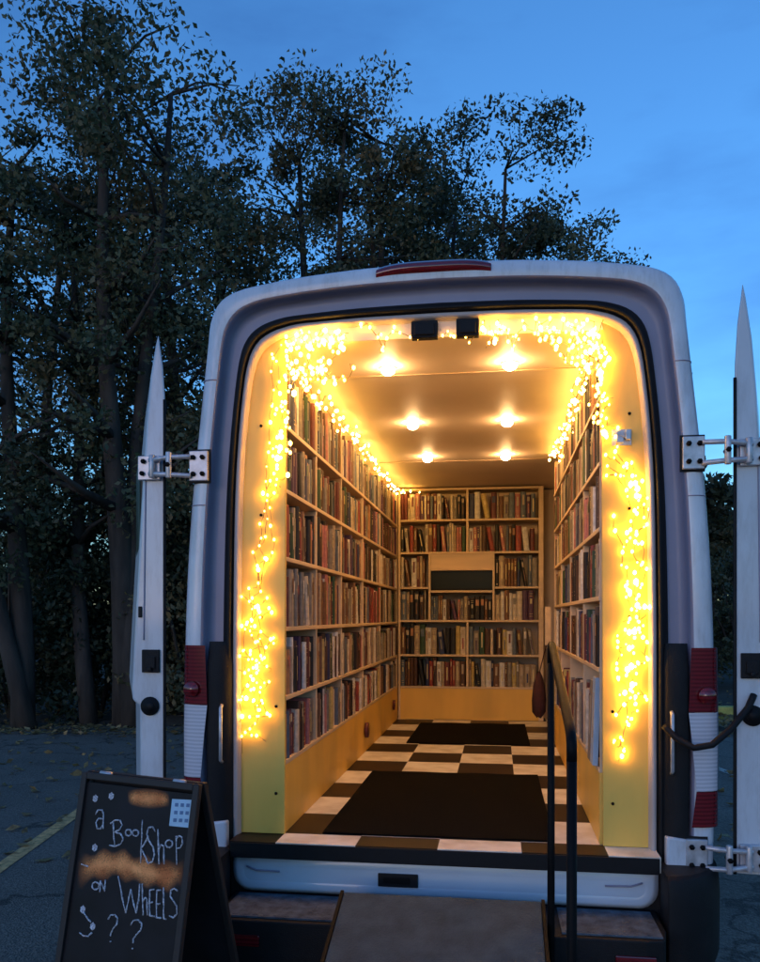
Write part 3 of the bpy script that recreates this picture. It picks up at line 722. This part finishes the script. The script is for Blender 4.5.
def book_mesh(mb,T,th,h,dp,ci,style,rr,idx=None):
    # local: x across thickness, y depth (spine at 0), z up; T: matrix
    ii=idx or (lambda k:k)
    c=.0022; bul=min(.006,th*.22)
    def A(vs,fs,mi): mb.add([T@Vector(v) for v in vs],fs,ii(mi))
    sp=[(0,.004),(th*.18,-bul*.55),(th*.5,-bul),(th*.82,-bul*.55),(th,.004)]
    outer=[(0,dp)]+sp+[(th,dp)]
    inner=[(th-c,dp),(th-c,.006),(c,.006),(c,dp)]
    poly=outer+inner; n=len(poly)
    vs=[(x,y,0) for x,y in poly]+[(x,y,h) for x,y in poly]
    fs=[(i,(i+1)%n,n+(i+1)%n,n+i) for i in range(n)]
    # caps as strips between outer and inner
    for o_ in (0,n):
        fs += [(o_+0,o_+1,o_+9,o_+10),(o_+1,o_+2,o_+3,o_+9),(o_+3,o_+4,o_+8,o_+9),(o_+4,o_+5,o_+8),(o_+5,o_+6,o_+7,o_+8)]
    A(vs,fs,ci)
    z0,z1=.003,h-.004
    A([(c,.007,z0),(th-c,.007,z0),(th-c,dp-.003,z0),(c,dp-.003,z0),(c,.007,z1),(th-c,.007,z1),(th-c,dp-.003,z1),(c,dp-.003,z1)],
      [(4,5,6,7),(0,1,5,4),(2,3,7,6),(1,2,6,5),(3,0,4,7)],IP)
    def band(za,zb,mi,k=.6):
        y=-bul-.0006; x0,x1=th*(.5-k/2*.7),th*(.5+k/2*.7)
        A([(x0,y+.0006*0,za),(x1,y,za),(x1,y,zb),(x0,y,zb)],[(0,1,2,3)],mi)
    if style==0:
        for q in (.12,.2,.8,.88): band(h*q,h*q+.003,IG,.95)
        band(h*.55,h*.72,IG,.5)
    elif style==1: band(h*.5,h*.88,IW if ci not in (PN.index('cream'),PN.index('white')) else PN.index('maroon'),.5); band(h*.06,h*.11,IW,.5)
    elif style==2: band(h*.60,h*.85,(ci+5)%len(PN),.9)
    elif style==3: band(h*.25,h*.8,IG,.32)
    elif style==4: band(h*.72,h*.9,IW,.8); band(h*.2,h*.6,(ci+3)%len(PN),.35)
books=[]   # dicts
def fill(y0,y1,zb,zt,wall,shelf,bay):
    """books from y0 to y1 on a shelf; wall L/R: run along y, B: run along x (y0,y1 are then x)"""
    rr=random.Random(hash((round(y0*100),round(zb*100),ord(wall[0])))&0xffff)
    pos=y0+.004; k=0; base=rr.choice([.84,.88,.93]); scheme=rr.random()
    while pos<y1-.012:
        th=rr.choice([.014,.018,.022,.026,.03,.034,.04,.048]) if wall!='B' else rr.choice([.018,.024,.03,.036,.045])
        if pos+th>y1-.003: break
        avail=zt-zb-.012
        h=min(avail, max(.15,avail*(base+rr.uniform(-.10,.10))))
        ci=rr.choices(range(len(PN)),PW)[0]
        rep=1
        if rr.random()<.07: rep=rr.randint(2,4)       # a matching set
        for _ in range(rep):
            if pos+th>y1-.003: break
            lean=0
            books.append(dict(wall=wall,shelf=shelf,bay=bay,pos=pos,th=th,h=h,dp=rr.uniform(.12,.155),ci=ci,zb=zb,rec=rr.uniform(.004,.022),style=rr.randrange(7),k=k))
            pos+=th+rr.uniform(.0006,.0016); k+=1
        if rr.random()<.055:
            a_=rr.uniform(5,11); hh=h*.93; need=hh*math.sin(R(a_))+th+.004
            if pos+need<y1-.006:
                books.append(dict(wall=wall,shelf=shelf,bay=bay,pos=pos,th=th,h=hh,dp=.13,ci=rr.choices(range(len(PN)),PW)[0],zb=zb,rec=rr.uniform(.004,.022),style=rr.randrange(7),k=k,lean=a_ ))
                k+=1; pos+=need
for si in range(6):
    for bi in range(5): 
        zt=LZ[si+1]-BT if si<5 else 2.565
        if si==5: zt=2.57
        fill(LU[bi]+(.020 if bi==0 else .010),LU[bi+1]-.010,LZ[si]+.0005,zt,'L',5-si,bi)
    for bi in range(4):
        if si==0 and bi==0: a0=RU[0]+.24
        else: a0=RU[bi]+(.020 if bi==0 else .010)
        fill(a0,RU[bi+1]-.010,RZ[si]+.0005,(RZ[si+1]-BT if si<5 else 2.57) if si else RZ[0]+.30,'R',5-si,bi)
BB=[(0,bx0+.018,cm_-.009,0),(0,cm_+.009,bx1-.0185,1),(1,bx0+.018,cm_-.009,0),(1,cm_+.009,bx1-.0185,1),(2,bx0+.018,c1-.009,0),(2,c1+.009,c2-.009,1),(2,c2+.009,bx1-.0185,2),
    (3,bx0+.018,c1-.009,0),(3,c2+.009,bx1-.0185,2),(4,bx0+.018,cm_-.009,0),(4,cm_+.009,bx1-.0185,1),(5,bx0+.018,cm_-.009,0),(5,cm_+.009,bx1-.0185,1)]
for si,a0,a1,bi in BB:
    zt=BZ[si+1]-BT
    if si==2 and bi==1: zt=1.750
    fill(a0,a1,BZ[si]+.0005,zt,'B',5-si,bi)
def book_T(d):
    if 'lean' in d:      # rests on one lower corner, its top against the book before it
        q=dict(d); a_=R(q.pop('lean')); sh_=d['h']*math.sin(a_)
        if d['wall']!='R': return book_T(q)@Matrix.Translation((sh_,0,0))@Matrix.Rotation(-a_,4,'Y')
        return book_T(q)@Matrix.Translation((d['th']-sh_,0,0))@Matrix.Rotation(a_,4,'Y')@Matrix.Translation((-d['th'],0,0))
    if d['wall']=='L': # spine faces +x ; thickness along y
        return Matrix.Translation((XL-d['rec'],d['pos'],d['zb']))@Matrix.Rotation(R(90),4,'Z')
    if d['wall']=='R':
        return Matrix.Translation((XR+d['rec'],d['pos']+d['th'],d['zb']))@Matrix.Rotation(R(-90),4,'Z')
    return Matrix.Translation((d['pos'],YB+d['rec'],d['zb']))
for d in books:
    T=book_T(d); a=[proj(T@Vector(v)) for v in ((0,0,0),(d['th'],0,0),(0,0,d['h']),(d['th'],0,d['h']))]
    ax=abs(a[1][0]-a[0][0]); ay=abs(a[2][1]-a[0][1]); d['area']=ax*ay; 
    lx=[q[0] for q in a]
    if d['wall']=='R' and min(lx)>600: d['area']=0
    if d['wall']=='L' and d['shelf']==0: d['area']*=.7
books.sort(key=lambda d:-d['area'])
ORD=['first','second','third','fourth','fifth','sixth','seventh','eighth','ninth','tenth','eleventh','twelfth','thirteenth','fourteenth','fifteenth','sixteenth','seventeenth','eighteenth','nineteenth','twentieth',
 'twenty-first','twenty-second','twenty-third','twenty-fourth','twenty-fifth','twenty-sixth','twenty-seventh','twenty-eighth','twenty-ninth','thirtieth','thirty-first','thirty-second','thirty-third','thirty-fourth','thirty-fifth','thirty-sixth','thirty-seventh','thirty-eighth','thirty-ninth','fortieth']
SH=['top','second','third','fourth','fifth','bottom']
for i,d in enumerate(books[:300]):
    rr=random.Random(i); mb=MB(); used={}
    ids=[]
    def idx(k):
        if k not in ids: ids.append(k)
        return ids.index(k)
    T=book_T(d); loc=T.to_translation(); Tl=Matrix.Translation(-loc)@T
    book_mesh(mb,Tl,d['th'],d['h'],d['dp'],d['ci'],d['style'],rr,idx)
    o=mb.build('book',[BM[k] for k in ids],recalc=True); o.location=loc
    tk='thick ' if d['th']>.035 else ('slim ' if d['th']<.019 else '')
    cn_=PN[d['ci']]; o_=ORD[min(d['k'],39)]
    if d['wall']=='L': lb=f"{tk}{cn_} book, {o_} from the near end, {SH[d['shelf']]} shelf, bay {['one','two','three','four','five'][d['bay']]}, left wall"
    elif d['wall']=='R': lb=f"{tk}{cn_} book, {o_} from the near end, {SH[d['shelf']]} shelf, bay {['one','two','three','four'][d['bay']]}, right wall"
    else: lb=f"{tk}{cn_} book, {o_} from left, {SH[d['shelf']]} shelf, {'section '+['one','two','three'][d['bay']]}, far bookcase"
    tag(o,lb,'book',{'L':'books on the left wall','R':'books on the right wall','B':'books on the far bookcase'}[d['wall']])
mb=MB()
for d in books[300:]: book_mesh(mb,book_T(d),d['th'],d['h'],d['dp'],d['ci'],d['style'],rnd)
o=mb.build('books',BM,recalc=True); tag(o,'remaining small and distant books filling the shelves','books',kind='stuff')
print('BOOKS',len(books), books[299]['area'])

# pale blue picture books leaning on the right bottom shelf
def slab(name,m,p0,p1,z0,z1,th,label,cat,tilt=0):
    b=MB(); b.box(0,th,0,p1-p0,0,z1-z0); b.box(.002,th-.002,.003,p1-p0-.003,z1-z0-.0005,z1-z0+.0005,1)
    b.box(-.001,0,.03,p1-p0-.03,.10,z1-z0-.06,1)
    o=b.build(name,[m,'label_white'],bevel=.002); o.location=(XR-.018,p0,z0); o.rotation_euler=(0,R(tilt),0)
    return tag(o,label,cat)
slab('picture_book','blue_book',.13,.215,.987,1.32,.02,'large pale blue picture book facing out on the right wall by the door','book',2)
slab('picture_book','bk_grey',.225,.31,.987,1.30,.018,'large grey book facing out behind the pale blue one','book',2)
# bag hung at the end of the right shelf, and a note above it
b=MB(); rows=[]
for z,r_ in ((1.17,.012),(1.14,.03),(1.08,.05),(.98,.062),(.90,.058),(.86,.02)):
    rows.append([(.50+r_*math.cos(a*math.pi/5)*.8,2.72+r_*math.sin(a*math.pi/5),z+.01*math.sin(a*2)) for a in range(10)])
b.grid(rows,closed=True); bg_=b.build('bag','bag'); tag(bg_,'small dark red cloth bag hanging beside the side door','bag')
q=MB(); q.tube([(.50,2.72,1.16),(.535,2.71,1.30),(.565,2.70,1.40)],.004,6); sub(q.build('strap','bag',bg_))
b=MB(); b.box(.535,.575,2.628,2.632,1.36,1.62); o=b.build('paper_note','card'); o.rotation_euler=(0,0,0); tag(o,'tan paper note fixed to the far end of the right bookshelf','note')

# ------------------------------------------------------------------ floor mats
def fmat(x0,x1,y0,y1,label):
    b=MB(); nx,ny=24,24; rows=[]
    for j in range(ny+1):
        rows.append([(x0+(x1-x0)*i/nx, y0+(y1-y0)*j/ny, .7085+.0012*math.sin(i*.7+j*.4)) for i in range(nx+1)])
    b.grid(rows); b.box(x0,x1,y0,y1,.7015,.7065)
    return tag(b.build('floor_mat','mat_black'),label,'mat','black mats on the checkered floor')
fmat(-.46,.43,.085,1.40,'large black mat on the checkered floor just inside the doors')
fmat(-.39,.43,2.45,3.52,'smaller black mat on the checkered floor near the far bookcase')

# ------------------------------------------------------------------ ramp and handrail
rampR=empty('ramp',(.04,-1.1,0),'grey carpeted ramp sloping down from the van sill','ramp')
b=MB(); x0,x1=-.315,.365
b.prism([(-.235,.585),(-1.99,.010),(-1.99,.0),(-1.85,.0),(-.235,.535)],'x',x0,x1); b.build('deck','ramp',rampR,bevel=.004)
for x in (x0-.012,x1+.001):
    b=MB(); b.prism([(-.23,.590),(-1.99,.015),(-1.99,0),(-1.90,0),(-.23,.52)],'x',x,x+.011); b.build('edge_strip','black_metal',rampR)
for y in (-.5,-1.2):
    zt=.585-.3277*(-.235-y)-.05
    b=MB(); b.box(x0+.02,x0+.05,y-.02,y+.02,0,zt); b.box(x1-.05,x1-.02,y-.02,y+.02,0,zt); b.build('leg','black_metal',rampR)
hr=empty('handrail',(.395,-.72,0),'black metal handrail on two posts at the right side of the ramp','handrail')
RR=.0125; A=Vector((.392,-.33,1.455)); B=Vector((.392,-1.10,1.262))
b=MB(); b.tube([(A.x,A.y,0.0),(A.x,A.y,.8),(A.x,A.y,1.40)],RR,10); b.build('post','black_metal',hr)
b=MB(); b.tube([(B.x,B.y,0.0),(B.x,B.y,.7),(B.x,B.y,1.21)],RR,10); b.build('post','black_metal',hr)
b=MB(); b.tube([(A.x,A.y,1.40),(A.x,A.y-.005,1.44),(A.x,A.y-.03,1.46),(A.x,A.y-.08,1.452),(B.x,B.y+.06,1.285),(B.x,B.y+.018,1.268),(B.x,B.y+.002,1.248),(B.x,B.y,1.21)],RR+.0002,10); b.build('rail','black_metal',hr)
for P_ in (A,B):
    b=MB(); b.box(P_.x-.04,P_.x+.04,P_.y-.04,P_.y+.04,0.0,.008); b.build('foot_plate','black_metal',hr)

# ------------------------------------------------------------------ chalkboard sign
def camp(xc,d,z): return Vector((CAM.x+xc*CT-d*ST, CAM.y+xc*ST+d*CT, z))
TL=camp(-.919,2.568,1.072); TR=camp(-.520,2.400,1.066)
BL=camp(-1.003,2.366,.02); BR=camp(-.604,2.198,.014)
u=(TR-TL).normalized(); W_=(TR-TL).length; vv=(BL-TL); H_=vv.length; v=vv.normalized(); nrm=u.cross(v).normalized()
if nrm.dot(CAM-TL)<0: nrm=-nrm
sign=empty('sandwich_board',((TL+TR+BL+BR)/4*1).to_tuple()[:2]+(0,),'black chalkboard sandwich board with chalk lettering on the asphalt left of the van','sign')
def S(a,b_,c=0): return TL+u*a+v*b_+nrm*c
def sbox(mb,a0,a1,b0,b1,c0,c1,mi=0):
    vs=[S(a,b_,c) for c in (c0,c1) for a,b_ in ((a0,b0),(a1,b0),(a1,b1),(a0,b1))]
    mb.add(vs,[(0,3,2,1),(4,5,6,7),(0,1,5,4),(1,2,6,5),(2,3,7,6),(3,0,4,7)],mi)
b=MB(); sbox(b,.018,W_-.018,.03,H_-.09,-.010,-.004); board=b.build('chalk_panel','chalkboard',sign)
b=MB(); fw=.021
sbox(b,0,fw,0,H_,-.014,.006); sbox(b,W_-fw,W_,0,H_,-.014,.006); sbox(b,fw,W_-fw,0,fw,-.014,.006); sbox(b,fw,W_-fw,H_-.12,H_-.085,-.014,.006)
b.build('frame','sign_frame',sign,bevel=.003)
# rear frame leaning away
nh=Vector((nrm.x,nrm.y,0)).normalized()
def Q(a,t,c=0): # t 0 top..1 bottom
    top=TL+u*a-nh*.018; bot=Vector((TL.x,TL.y,.0))+u*a-nh*.33; bot.z=.0
    p=top.lerp(bot,t); return p-nh*c
b=MB()
def qbox(a0,a1,t0,t1,th=.018):
    vs=[Q(a,t,c) for c in (0,th) for a,t in ((a0,t0),(a1,t0),(a1,t1),(a0,t1))]
    b.add(vs,[(0,3,2,1),(4,5,6,7),(0,1,5,4),(1,2,6,5),(2,3,7,6),(3,0,4,7)])
qbox(0,fw,0,1); qbox(W_-fw,W_,0,1); qbox(fw,W_-fw,0,.04); qbox(fw,W_-fw,.88,.92); b.build('rear_frame','sign_frame',sign,bevel=.003)
b=MB(); qbox(.018,W_-.018,.03,.9,.006); b.v=[tuple(Vector(q)-nh*.006) for q in b.v]; b.build('rear_panel','chalkboard',sign)
b=MB(); b.tube([S(.06,.0,-.012),S(.10,.0,-.012)],.008,8); b.tube([S(W_-.10,.0,-.012),S(W_-.06,.0,-.012)],.008,8); b.build('hinge','steel',sign)
def onboard(zx,zy,c=-.0025):
    zx=145+(zx-145)*.965; px,py=40+zx/3.8,760+zy/3.8
    d=ray(px,py); t=(TL+nrm*c-CAM).dot(nrm)/d.dot(nrm); return CAM+d*t
def circ(cx,cy,r,n=14,a0=0): return [(cx+r*math.cos(a0+2*math.pi*i/n),cy+r*math.sin(a0+2*math.pi*i/n)) for i in range(n+1)]
ST_=[ [(214,206),(224,190),(240,190),(245,205),(244,262)], [(243,225),(226,222),(215,238),(220,260),(234,262),(243,246)],
 [(284,236),(285,280),(289,326)], [(272,242),(290,228),(310,230),(318,247),(306,266),(288,274),(312,280),(323,300),(312,320),(292,328),(268,324)],
 circ(343,276,12), circ(371,277,12), [(398,228),(395,300),(391,392)], [(420,292),(404,322),(392,336),(404,356),(420,390)],
 [(449,272),(438,254),(422,258),(416,280),(424,306),(440,330),(446,360),(438,386),(422,392),(412,378)],
 [(460,262),(462,330),(464,396)],[(463,340),(472,322),(482,326),(484,396)], circ(503,318,14), [(531,288),(532,340),(533,398)],[(531,300),(542,288),(554,294),(556,318),(546,334),(532,336)],
 circ(214,478,14),[(231,502),(233,458)],[(233,458),(250,500)],[(250,500),(253,456)],
 [(303,440),(318,520),(332,582)],[(332,582),(346,520),(352,490)],[(352,490),(362,540),(374,582)],[(374,582),(384,520),(388,470)],
 [(398,470),(399,530),(401,590)],[(400,540),(408,522),(416,528),(418,590)],
 [(444,492),(428,494),(426,540),(427,592),(446,594)],[(427,542),(440,540)],[(472,494),(455,496),(453,545),(454,598),(473,600)],[(454,548),(468,546)],
 [(482,484),(482,540),(481,602),(492,606)],[(537,498),(524,488),(510,496),(508,518),(522,538),(534,558),(534,584),(520,600),(503,592)],
 [(263,606),(272,590),(290,588),(301,602),(298,624),(282,642),(274,660),(273,670)], [(272,688),(274,692)],
 [(352,628),(362,610),(382,608),(396,622),(392,646),(374,664),(363,680),(361,696)],[(358,714),(360,719)],
 [(150,655),(165,668),(184,670),(200,656)],[(165,575),(180,600),(196,618)],[(158,395),(185,405)] ]
def word(idx,label):
    b=MB()
    for k in idx:
        pts=[onboard(*q) for q in ST_[k]]
        fp=[]
        for i_ in range(len(pts)-1):
            for k_ in range(4): fp.append(pts[i_].lerp(pts[i_+1],k_/4)+u*rnd.gauss(0,.0004)+v*rnd.gauss(0,.0004))
        fp.append(pts[-1]); b.tube(fp,0,5,rs=[rnd.uniform(.0014,.0032) for _ in fp])
    lt=b.build('lettering','chalk',sign); lt['label']=label
NST=len(ST_)
word(range(0,2),'chalked letter a above the word BookShop'); word(range(2,16),'chalked word BookShop'); word(range(16,20),'chalked word ON')
word(range(20,NST-7),'chalked word Wheels'); word(range(NST-7,NST-5),'first chalked question mark'); word(range(NST-5,NST-3),'second chalked question mark')
word(range(NST-3,NST),'thin chalked curve and lines')
for (zx,zy) in ((212,146),(275,137),(210,333),(163,568),(202,632)):
    q=MB(); c=onboard(zx,zy,-.003); n=12
    q.add([c+(u*math.cos(a*2*math.pi/n)+v*math.sin(a*2*math.pi/n)*1.15)*.0095*(1+.15*math.sin(a*3)) for a in range(n)],[tuple(range(n))]); q.build('chalk_dot','chalk',sign)
q=MB(); q.add([onboard(515,148,-.003),onboard(598,152,-.003),onboard(585,258,-.003),onboard(503,250,-.003)],[(0,1,2,3)]); st=q.build('sticker','sticker',sign)
q=MB()
for r_ in range(3):
    for c_ in range(3):
        fx,fy=.16+.27*c_,.14+.28*r_
        def bil(a,b2): 
            x=515+83*a-12*b2; y=148+4*a+104*b2; return onboard(x,y,-.002)
        q.add([bil(fx,fy),bil(fx+.16,fy),bil(fx+.16,fy+.13),bil(fx,fy+.13)],[(0,1,2,3)])
sub(q.build('sticker_print','sticker_mark',st))
# reflections of warm lights in the board, painted on as soft orange patches
def painted_reflection_mat(name,col):
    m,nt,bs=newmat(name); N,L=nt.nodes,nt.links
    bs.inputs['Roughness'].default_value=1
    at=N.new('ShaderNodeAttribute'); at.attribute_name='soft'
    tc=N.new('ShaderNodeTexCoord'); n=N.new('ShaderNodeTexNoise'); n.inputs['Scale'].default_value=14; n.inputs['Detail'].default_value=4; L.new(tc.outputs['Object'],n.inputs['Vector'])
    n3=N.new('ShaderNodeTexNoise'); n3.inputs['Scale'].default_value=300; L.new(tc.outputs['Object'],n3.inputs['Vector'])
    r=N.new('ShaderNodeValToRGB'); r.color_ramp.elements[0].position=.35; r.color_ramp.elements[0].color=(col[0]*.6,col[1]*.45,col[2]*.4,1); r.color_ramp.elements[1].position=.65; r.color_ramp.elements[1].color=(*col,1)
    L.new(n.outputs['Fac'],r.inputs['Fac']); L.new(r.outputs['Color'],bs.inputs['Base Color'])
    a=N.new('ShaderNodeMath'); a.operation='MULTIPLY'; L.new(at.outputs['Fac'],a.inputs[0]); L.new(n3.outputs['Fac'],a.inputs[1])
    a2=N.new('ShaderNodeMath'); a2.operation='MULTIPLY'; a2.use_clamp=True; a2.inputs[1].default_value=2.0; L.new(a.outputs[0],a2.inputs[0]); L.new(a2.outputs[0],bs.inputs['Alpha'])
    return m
M['painted_reflection']=painted_reflection_mat('orange_reflection_paint',(1.0,.40,.14))
def painted_reflection(center,half,name='painted_reflection_patch'):
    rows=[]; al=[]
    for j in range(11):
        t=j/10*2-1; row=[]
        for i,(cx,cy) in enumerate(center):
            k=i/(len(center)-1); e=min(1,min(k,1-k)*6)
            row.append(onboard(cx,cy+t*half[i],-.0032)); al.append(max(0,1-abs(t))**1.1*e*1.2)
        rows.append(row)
    q=MB(); q.grid(rows,smooth=False); o=q.build(name,'painted_reflection',sign,recalc=False)
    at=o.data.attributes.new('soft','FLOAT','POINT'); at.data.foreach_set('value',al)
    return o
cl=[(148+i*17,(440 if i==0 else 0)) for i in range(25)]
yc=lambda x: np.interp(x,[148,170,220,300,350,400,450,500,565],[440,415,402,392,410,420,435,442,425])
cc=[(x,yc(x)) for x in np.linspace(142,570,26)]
painted_reflection(cc,[56+12*math.sin(i*1.3) for i in range(26)])
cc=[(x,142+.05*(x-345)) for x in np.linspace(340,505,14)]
painted_reflection(cc,[26+14*math.sin(i/13*math.pi) for i in range(14)])

# ------------------------------------------------------------------ fairy lights
BULBS={}
for bn in ('bulb','bulb_dim','bulb_hot'):
    bm=bmesh.new(); bmesh.ops.create_icosphere(bm,subdivisions=1,radius=.0062 if bn=='bulb' else .0068); me_=bpy.data.meshes.new('bulb'); bm.to_mesh(me_); bm.free(); me_.materials.append(M[bn]); BULBS[bn]=me_
def garland(label, strands, jitter, seed, nmax=98, scale=(.7,1.3), bm_='bulb', group='fairy lights strung round the van'):
    """strands: list of (list of points, n bulbs)"""
    rr=random.Random(seed); p0=strands[0][0][0]
    root=empty('fairy_lights',p0,label,'fairy lights',group)
    wm=MB(); cnt=0
    for pts,nb in strands:
        pts=[Vector(p) for p in pts]; L_=[0]
        for i in range(1,len(pts)): L_.append(L_[-1]+(pts[i]-pts[i-1]).length)
        def at(t):
            s_=t*L_[-1]; j=max(i for i in range(len(L_)) if L_[i]<=s_+1e-9); j=min(j,len(pts)-2)
            return pts[j].lerp(pts[j+1],(s_-L_[j])/max(1e-6,(L_[j+1]-L_[j])))
        path=[]
        n=max(nb,4)
        for i in range(n+1):
            p=at(i/n)+Vector((rr.gauss(0,jitter[0]),rr.gauss(0,jitter[1]),rr.gauss(0,jitter[2]))); path.append(p)
        fine=[]
        for i in range(len(path)-1):
            for k in (0,.5): 
                q=path[i].lerp(path[i+1],k); 
                if k: q=q+Vector((rr.gauss(0,.006),rr.gauss(0,.004),rr.gauss(0,.01)))
                fine.append(q)
        fine.append(path[-1]); wm.tube(fine,.0016,4)
        for p in path[:-1]:
            if cnt>=nmax: break
            bk=bm_
            if bm_=='bulb_dim' and rr.random()<.20: bk='bulb_hot'
            o=bpy.data.objects.new('bulb',BULBS[bk]); COL.objects.link(o); o.parent=root
            o.location=p-Vector(root.location); k=rr.uniform(*scale)*(1.35 if bk=='bulb_hot' else 1); o.scale=(k,k,k*1.3); cnt+=1
    wm.build('wire','wire',root,recalc=False)
    return cnt
Y0=.040
def PL(*pp,Y=Y0): return [atY(x,y,Y) for x,y in pp]
# left pillar
garland('tangled fairy lights hanging down the left door pillar',
 [(PL((277,345),(272,400),(268,450),(264,500),(256,560),(250,620),(248,690),(242,755)),30),
  (PL((279,350),(276,420),(270,480),(262,540),(256,600),(262,660),(255,715)),26),
  (PL((262,600),(246,625),(262,650),(250,680),(265,700),(246,715)),30)],(.012,.004,.016),1,scale=(.4,.9),bm_='bulb_dim')
# top left corner
garland('bright bunch of fairy lights in the upper left corner of the doorway',
 [(PL((283,352),(300,335),(325,330),(350,335)),20),(PL((285,375),(292,355),(310,345),(330,350),(345,345)),22),(PL((290,392),(300,365),(318,360),(330,372)),18),(PL((284,400),(281,430),(278,470)),14)],(.014,.010,.018),2,scale=(.6,1.2),bm_='bulb_dim')
# along left ceiling edge
zc=2.575
garland('fairy lights running along the ceiling edge above the left bookshelf',
 [([(-.60,.12,zc-.03),(-.585,.8,zc),(-.585,1.6,zc),(-.585,2.4,zc),(-.585,3.2,zc),(-.58,3.72,zc),(-.36,3.74,zc+.015)],62),([(-.595,.1,zc-.05),(-.59,1.3,zc-.02),(-.585,2.3,zc-.02),(-.57,3.70,zc-.02),(-.45,3.74,zc)],34)],(.016,.02,.018),3)
# header
garland('sparse fairy lights with small loops under the top of the doorway',
 [(PL((345,322),(375,330),(384,352),(392,330),(412,338),(440,332)),20),(PL((442,335),(470,338),(480,325),(495,342),(508,325),(512,350),(520,328),(545,322)),34),(PL((478,322),(490,335),(500,325),(486,345)),14)],(.010,.006,.010),4,scale=(.45,1.0),bm_='bulb_dim')
# top right
garland('thick bunch of fairy lights in the upper right corner of the doorway',
 [(PL((540,322),(560,330),(580,322),(600,335)),20),(PL((545,335),(565,345),(585,335),(603,350),(598,375)),22),(PL((600,330),(602,370),(603,410),(600,440)),22),(PL((575,325),(590,345),(604,395),(612,400)),14)],(.013,.010,.016),5,scale=(.6,1.2),bm_='bulb_dim')
garland('fairy lights running along the ceiling edge above the right bookshelf',
 [([(.575,.12,zc),(.575,.7,zc-.01),(.575,1.3,zc-.02),(.575,1.9,zc-.01),(.575,2.5,zc)],46),([(.58,.15,zc-.06),(.575,.9,zc-.05),(.575,1.7,zc-.06),(.575,2.1,zc-.04)],24)],(.014,.02,.02),6)
# right pillar
garland('long bright tangle of fairy lights down the right door pillar',
 [(PL((603,430),(622,455),(632,470),(640,500),(625,530),(640,565),(632,600),(642,640),(628,670),(640,700),(618,745)),46),
  (PL((606,455),(628,462),(645,480),(640,540),(636,600),(648,650),(622,690),(636,720)),34),(PL((620,520),(632,620),(614,660),(630,690)),18)],(.012,.004,.018),7,scale=(.55,1.15),bm_='bulb_dim')

garland('wide low cluster of fairy lights on the lower left door pillar',
 [(PL((240,600),(272,612),(242,628),(274,640),(240,655),(270,668)),24),(PL((238,672),(270,682),(240,700),(272,712),(244,730),(262,742)),22),(PL((276,470),(262,500),(276,540),(262,580)),8)],(.010,.004,.012),8,scale=(.5,1.1),bm_='bulb_dim')
garland('second tangle of fairy lights filling the middle of the right door pillar',
 [(PL((610,470),(640,490),(612,470),(648,520),(620,545),(650,570)),18),(PL((626,585),(650,610),(612,640),(648,655),(620,675),(646,700),(612,715)),28),(PL((612,735),(624,750),(618,762)),6)],(.010,.004,.012),9,scale=(.5,1.1),bm_='bulb_dim')
garland('looser fairy lights spilling below the upper left corner of the doorway',
 [(PL((290,335),(320,345),(345,330),(330,360),(305,372),(290,360)),34),(PL((300,385),(315,372),(335,382),(350,372)),18),(PL((284,400),(290,430),(282,455),(276,480)),16)],(.014,.016,.014),10,scale=(.5,1.1),bm_='bulb_dim')
garland('looser fairy lights spilling below the upper right corner of the doorway',
 [(PL((600,330),(570,335),(590,352),(562,356),(580,375),(604,365)),34),(PL((560,330),(540,338),(552,350)),12),(PL((600,380),(592,400),(606,430)),14)],(.014,.016,.014),11,scale=(.5,1.1),bm_='bulb_dim')

# ------------------------------------------------------------------ render settings
sc.render.engine='CYCLES'
cy=sc.cycles; cy.use_denoising=True; cy.max_bounces=8; cy.diffuse_bounces=4; cy.glossy_bounces=4; cy.transmission_bounces=4; cy.transparent_max_bounces=8
cy.sample_clamp_indirect=4; cy.sample_clamp_direct=0; cy.use_light_tree=True
try: cy.denoiser='OPENIMAGEDENOISE'
except Exception: pass
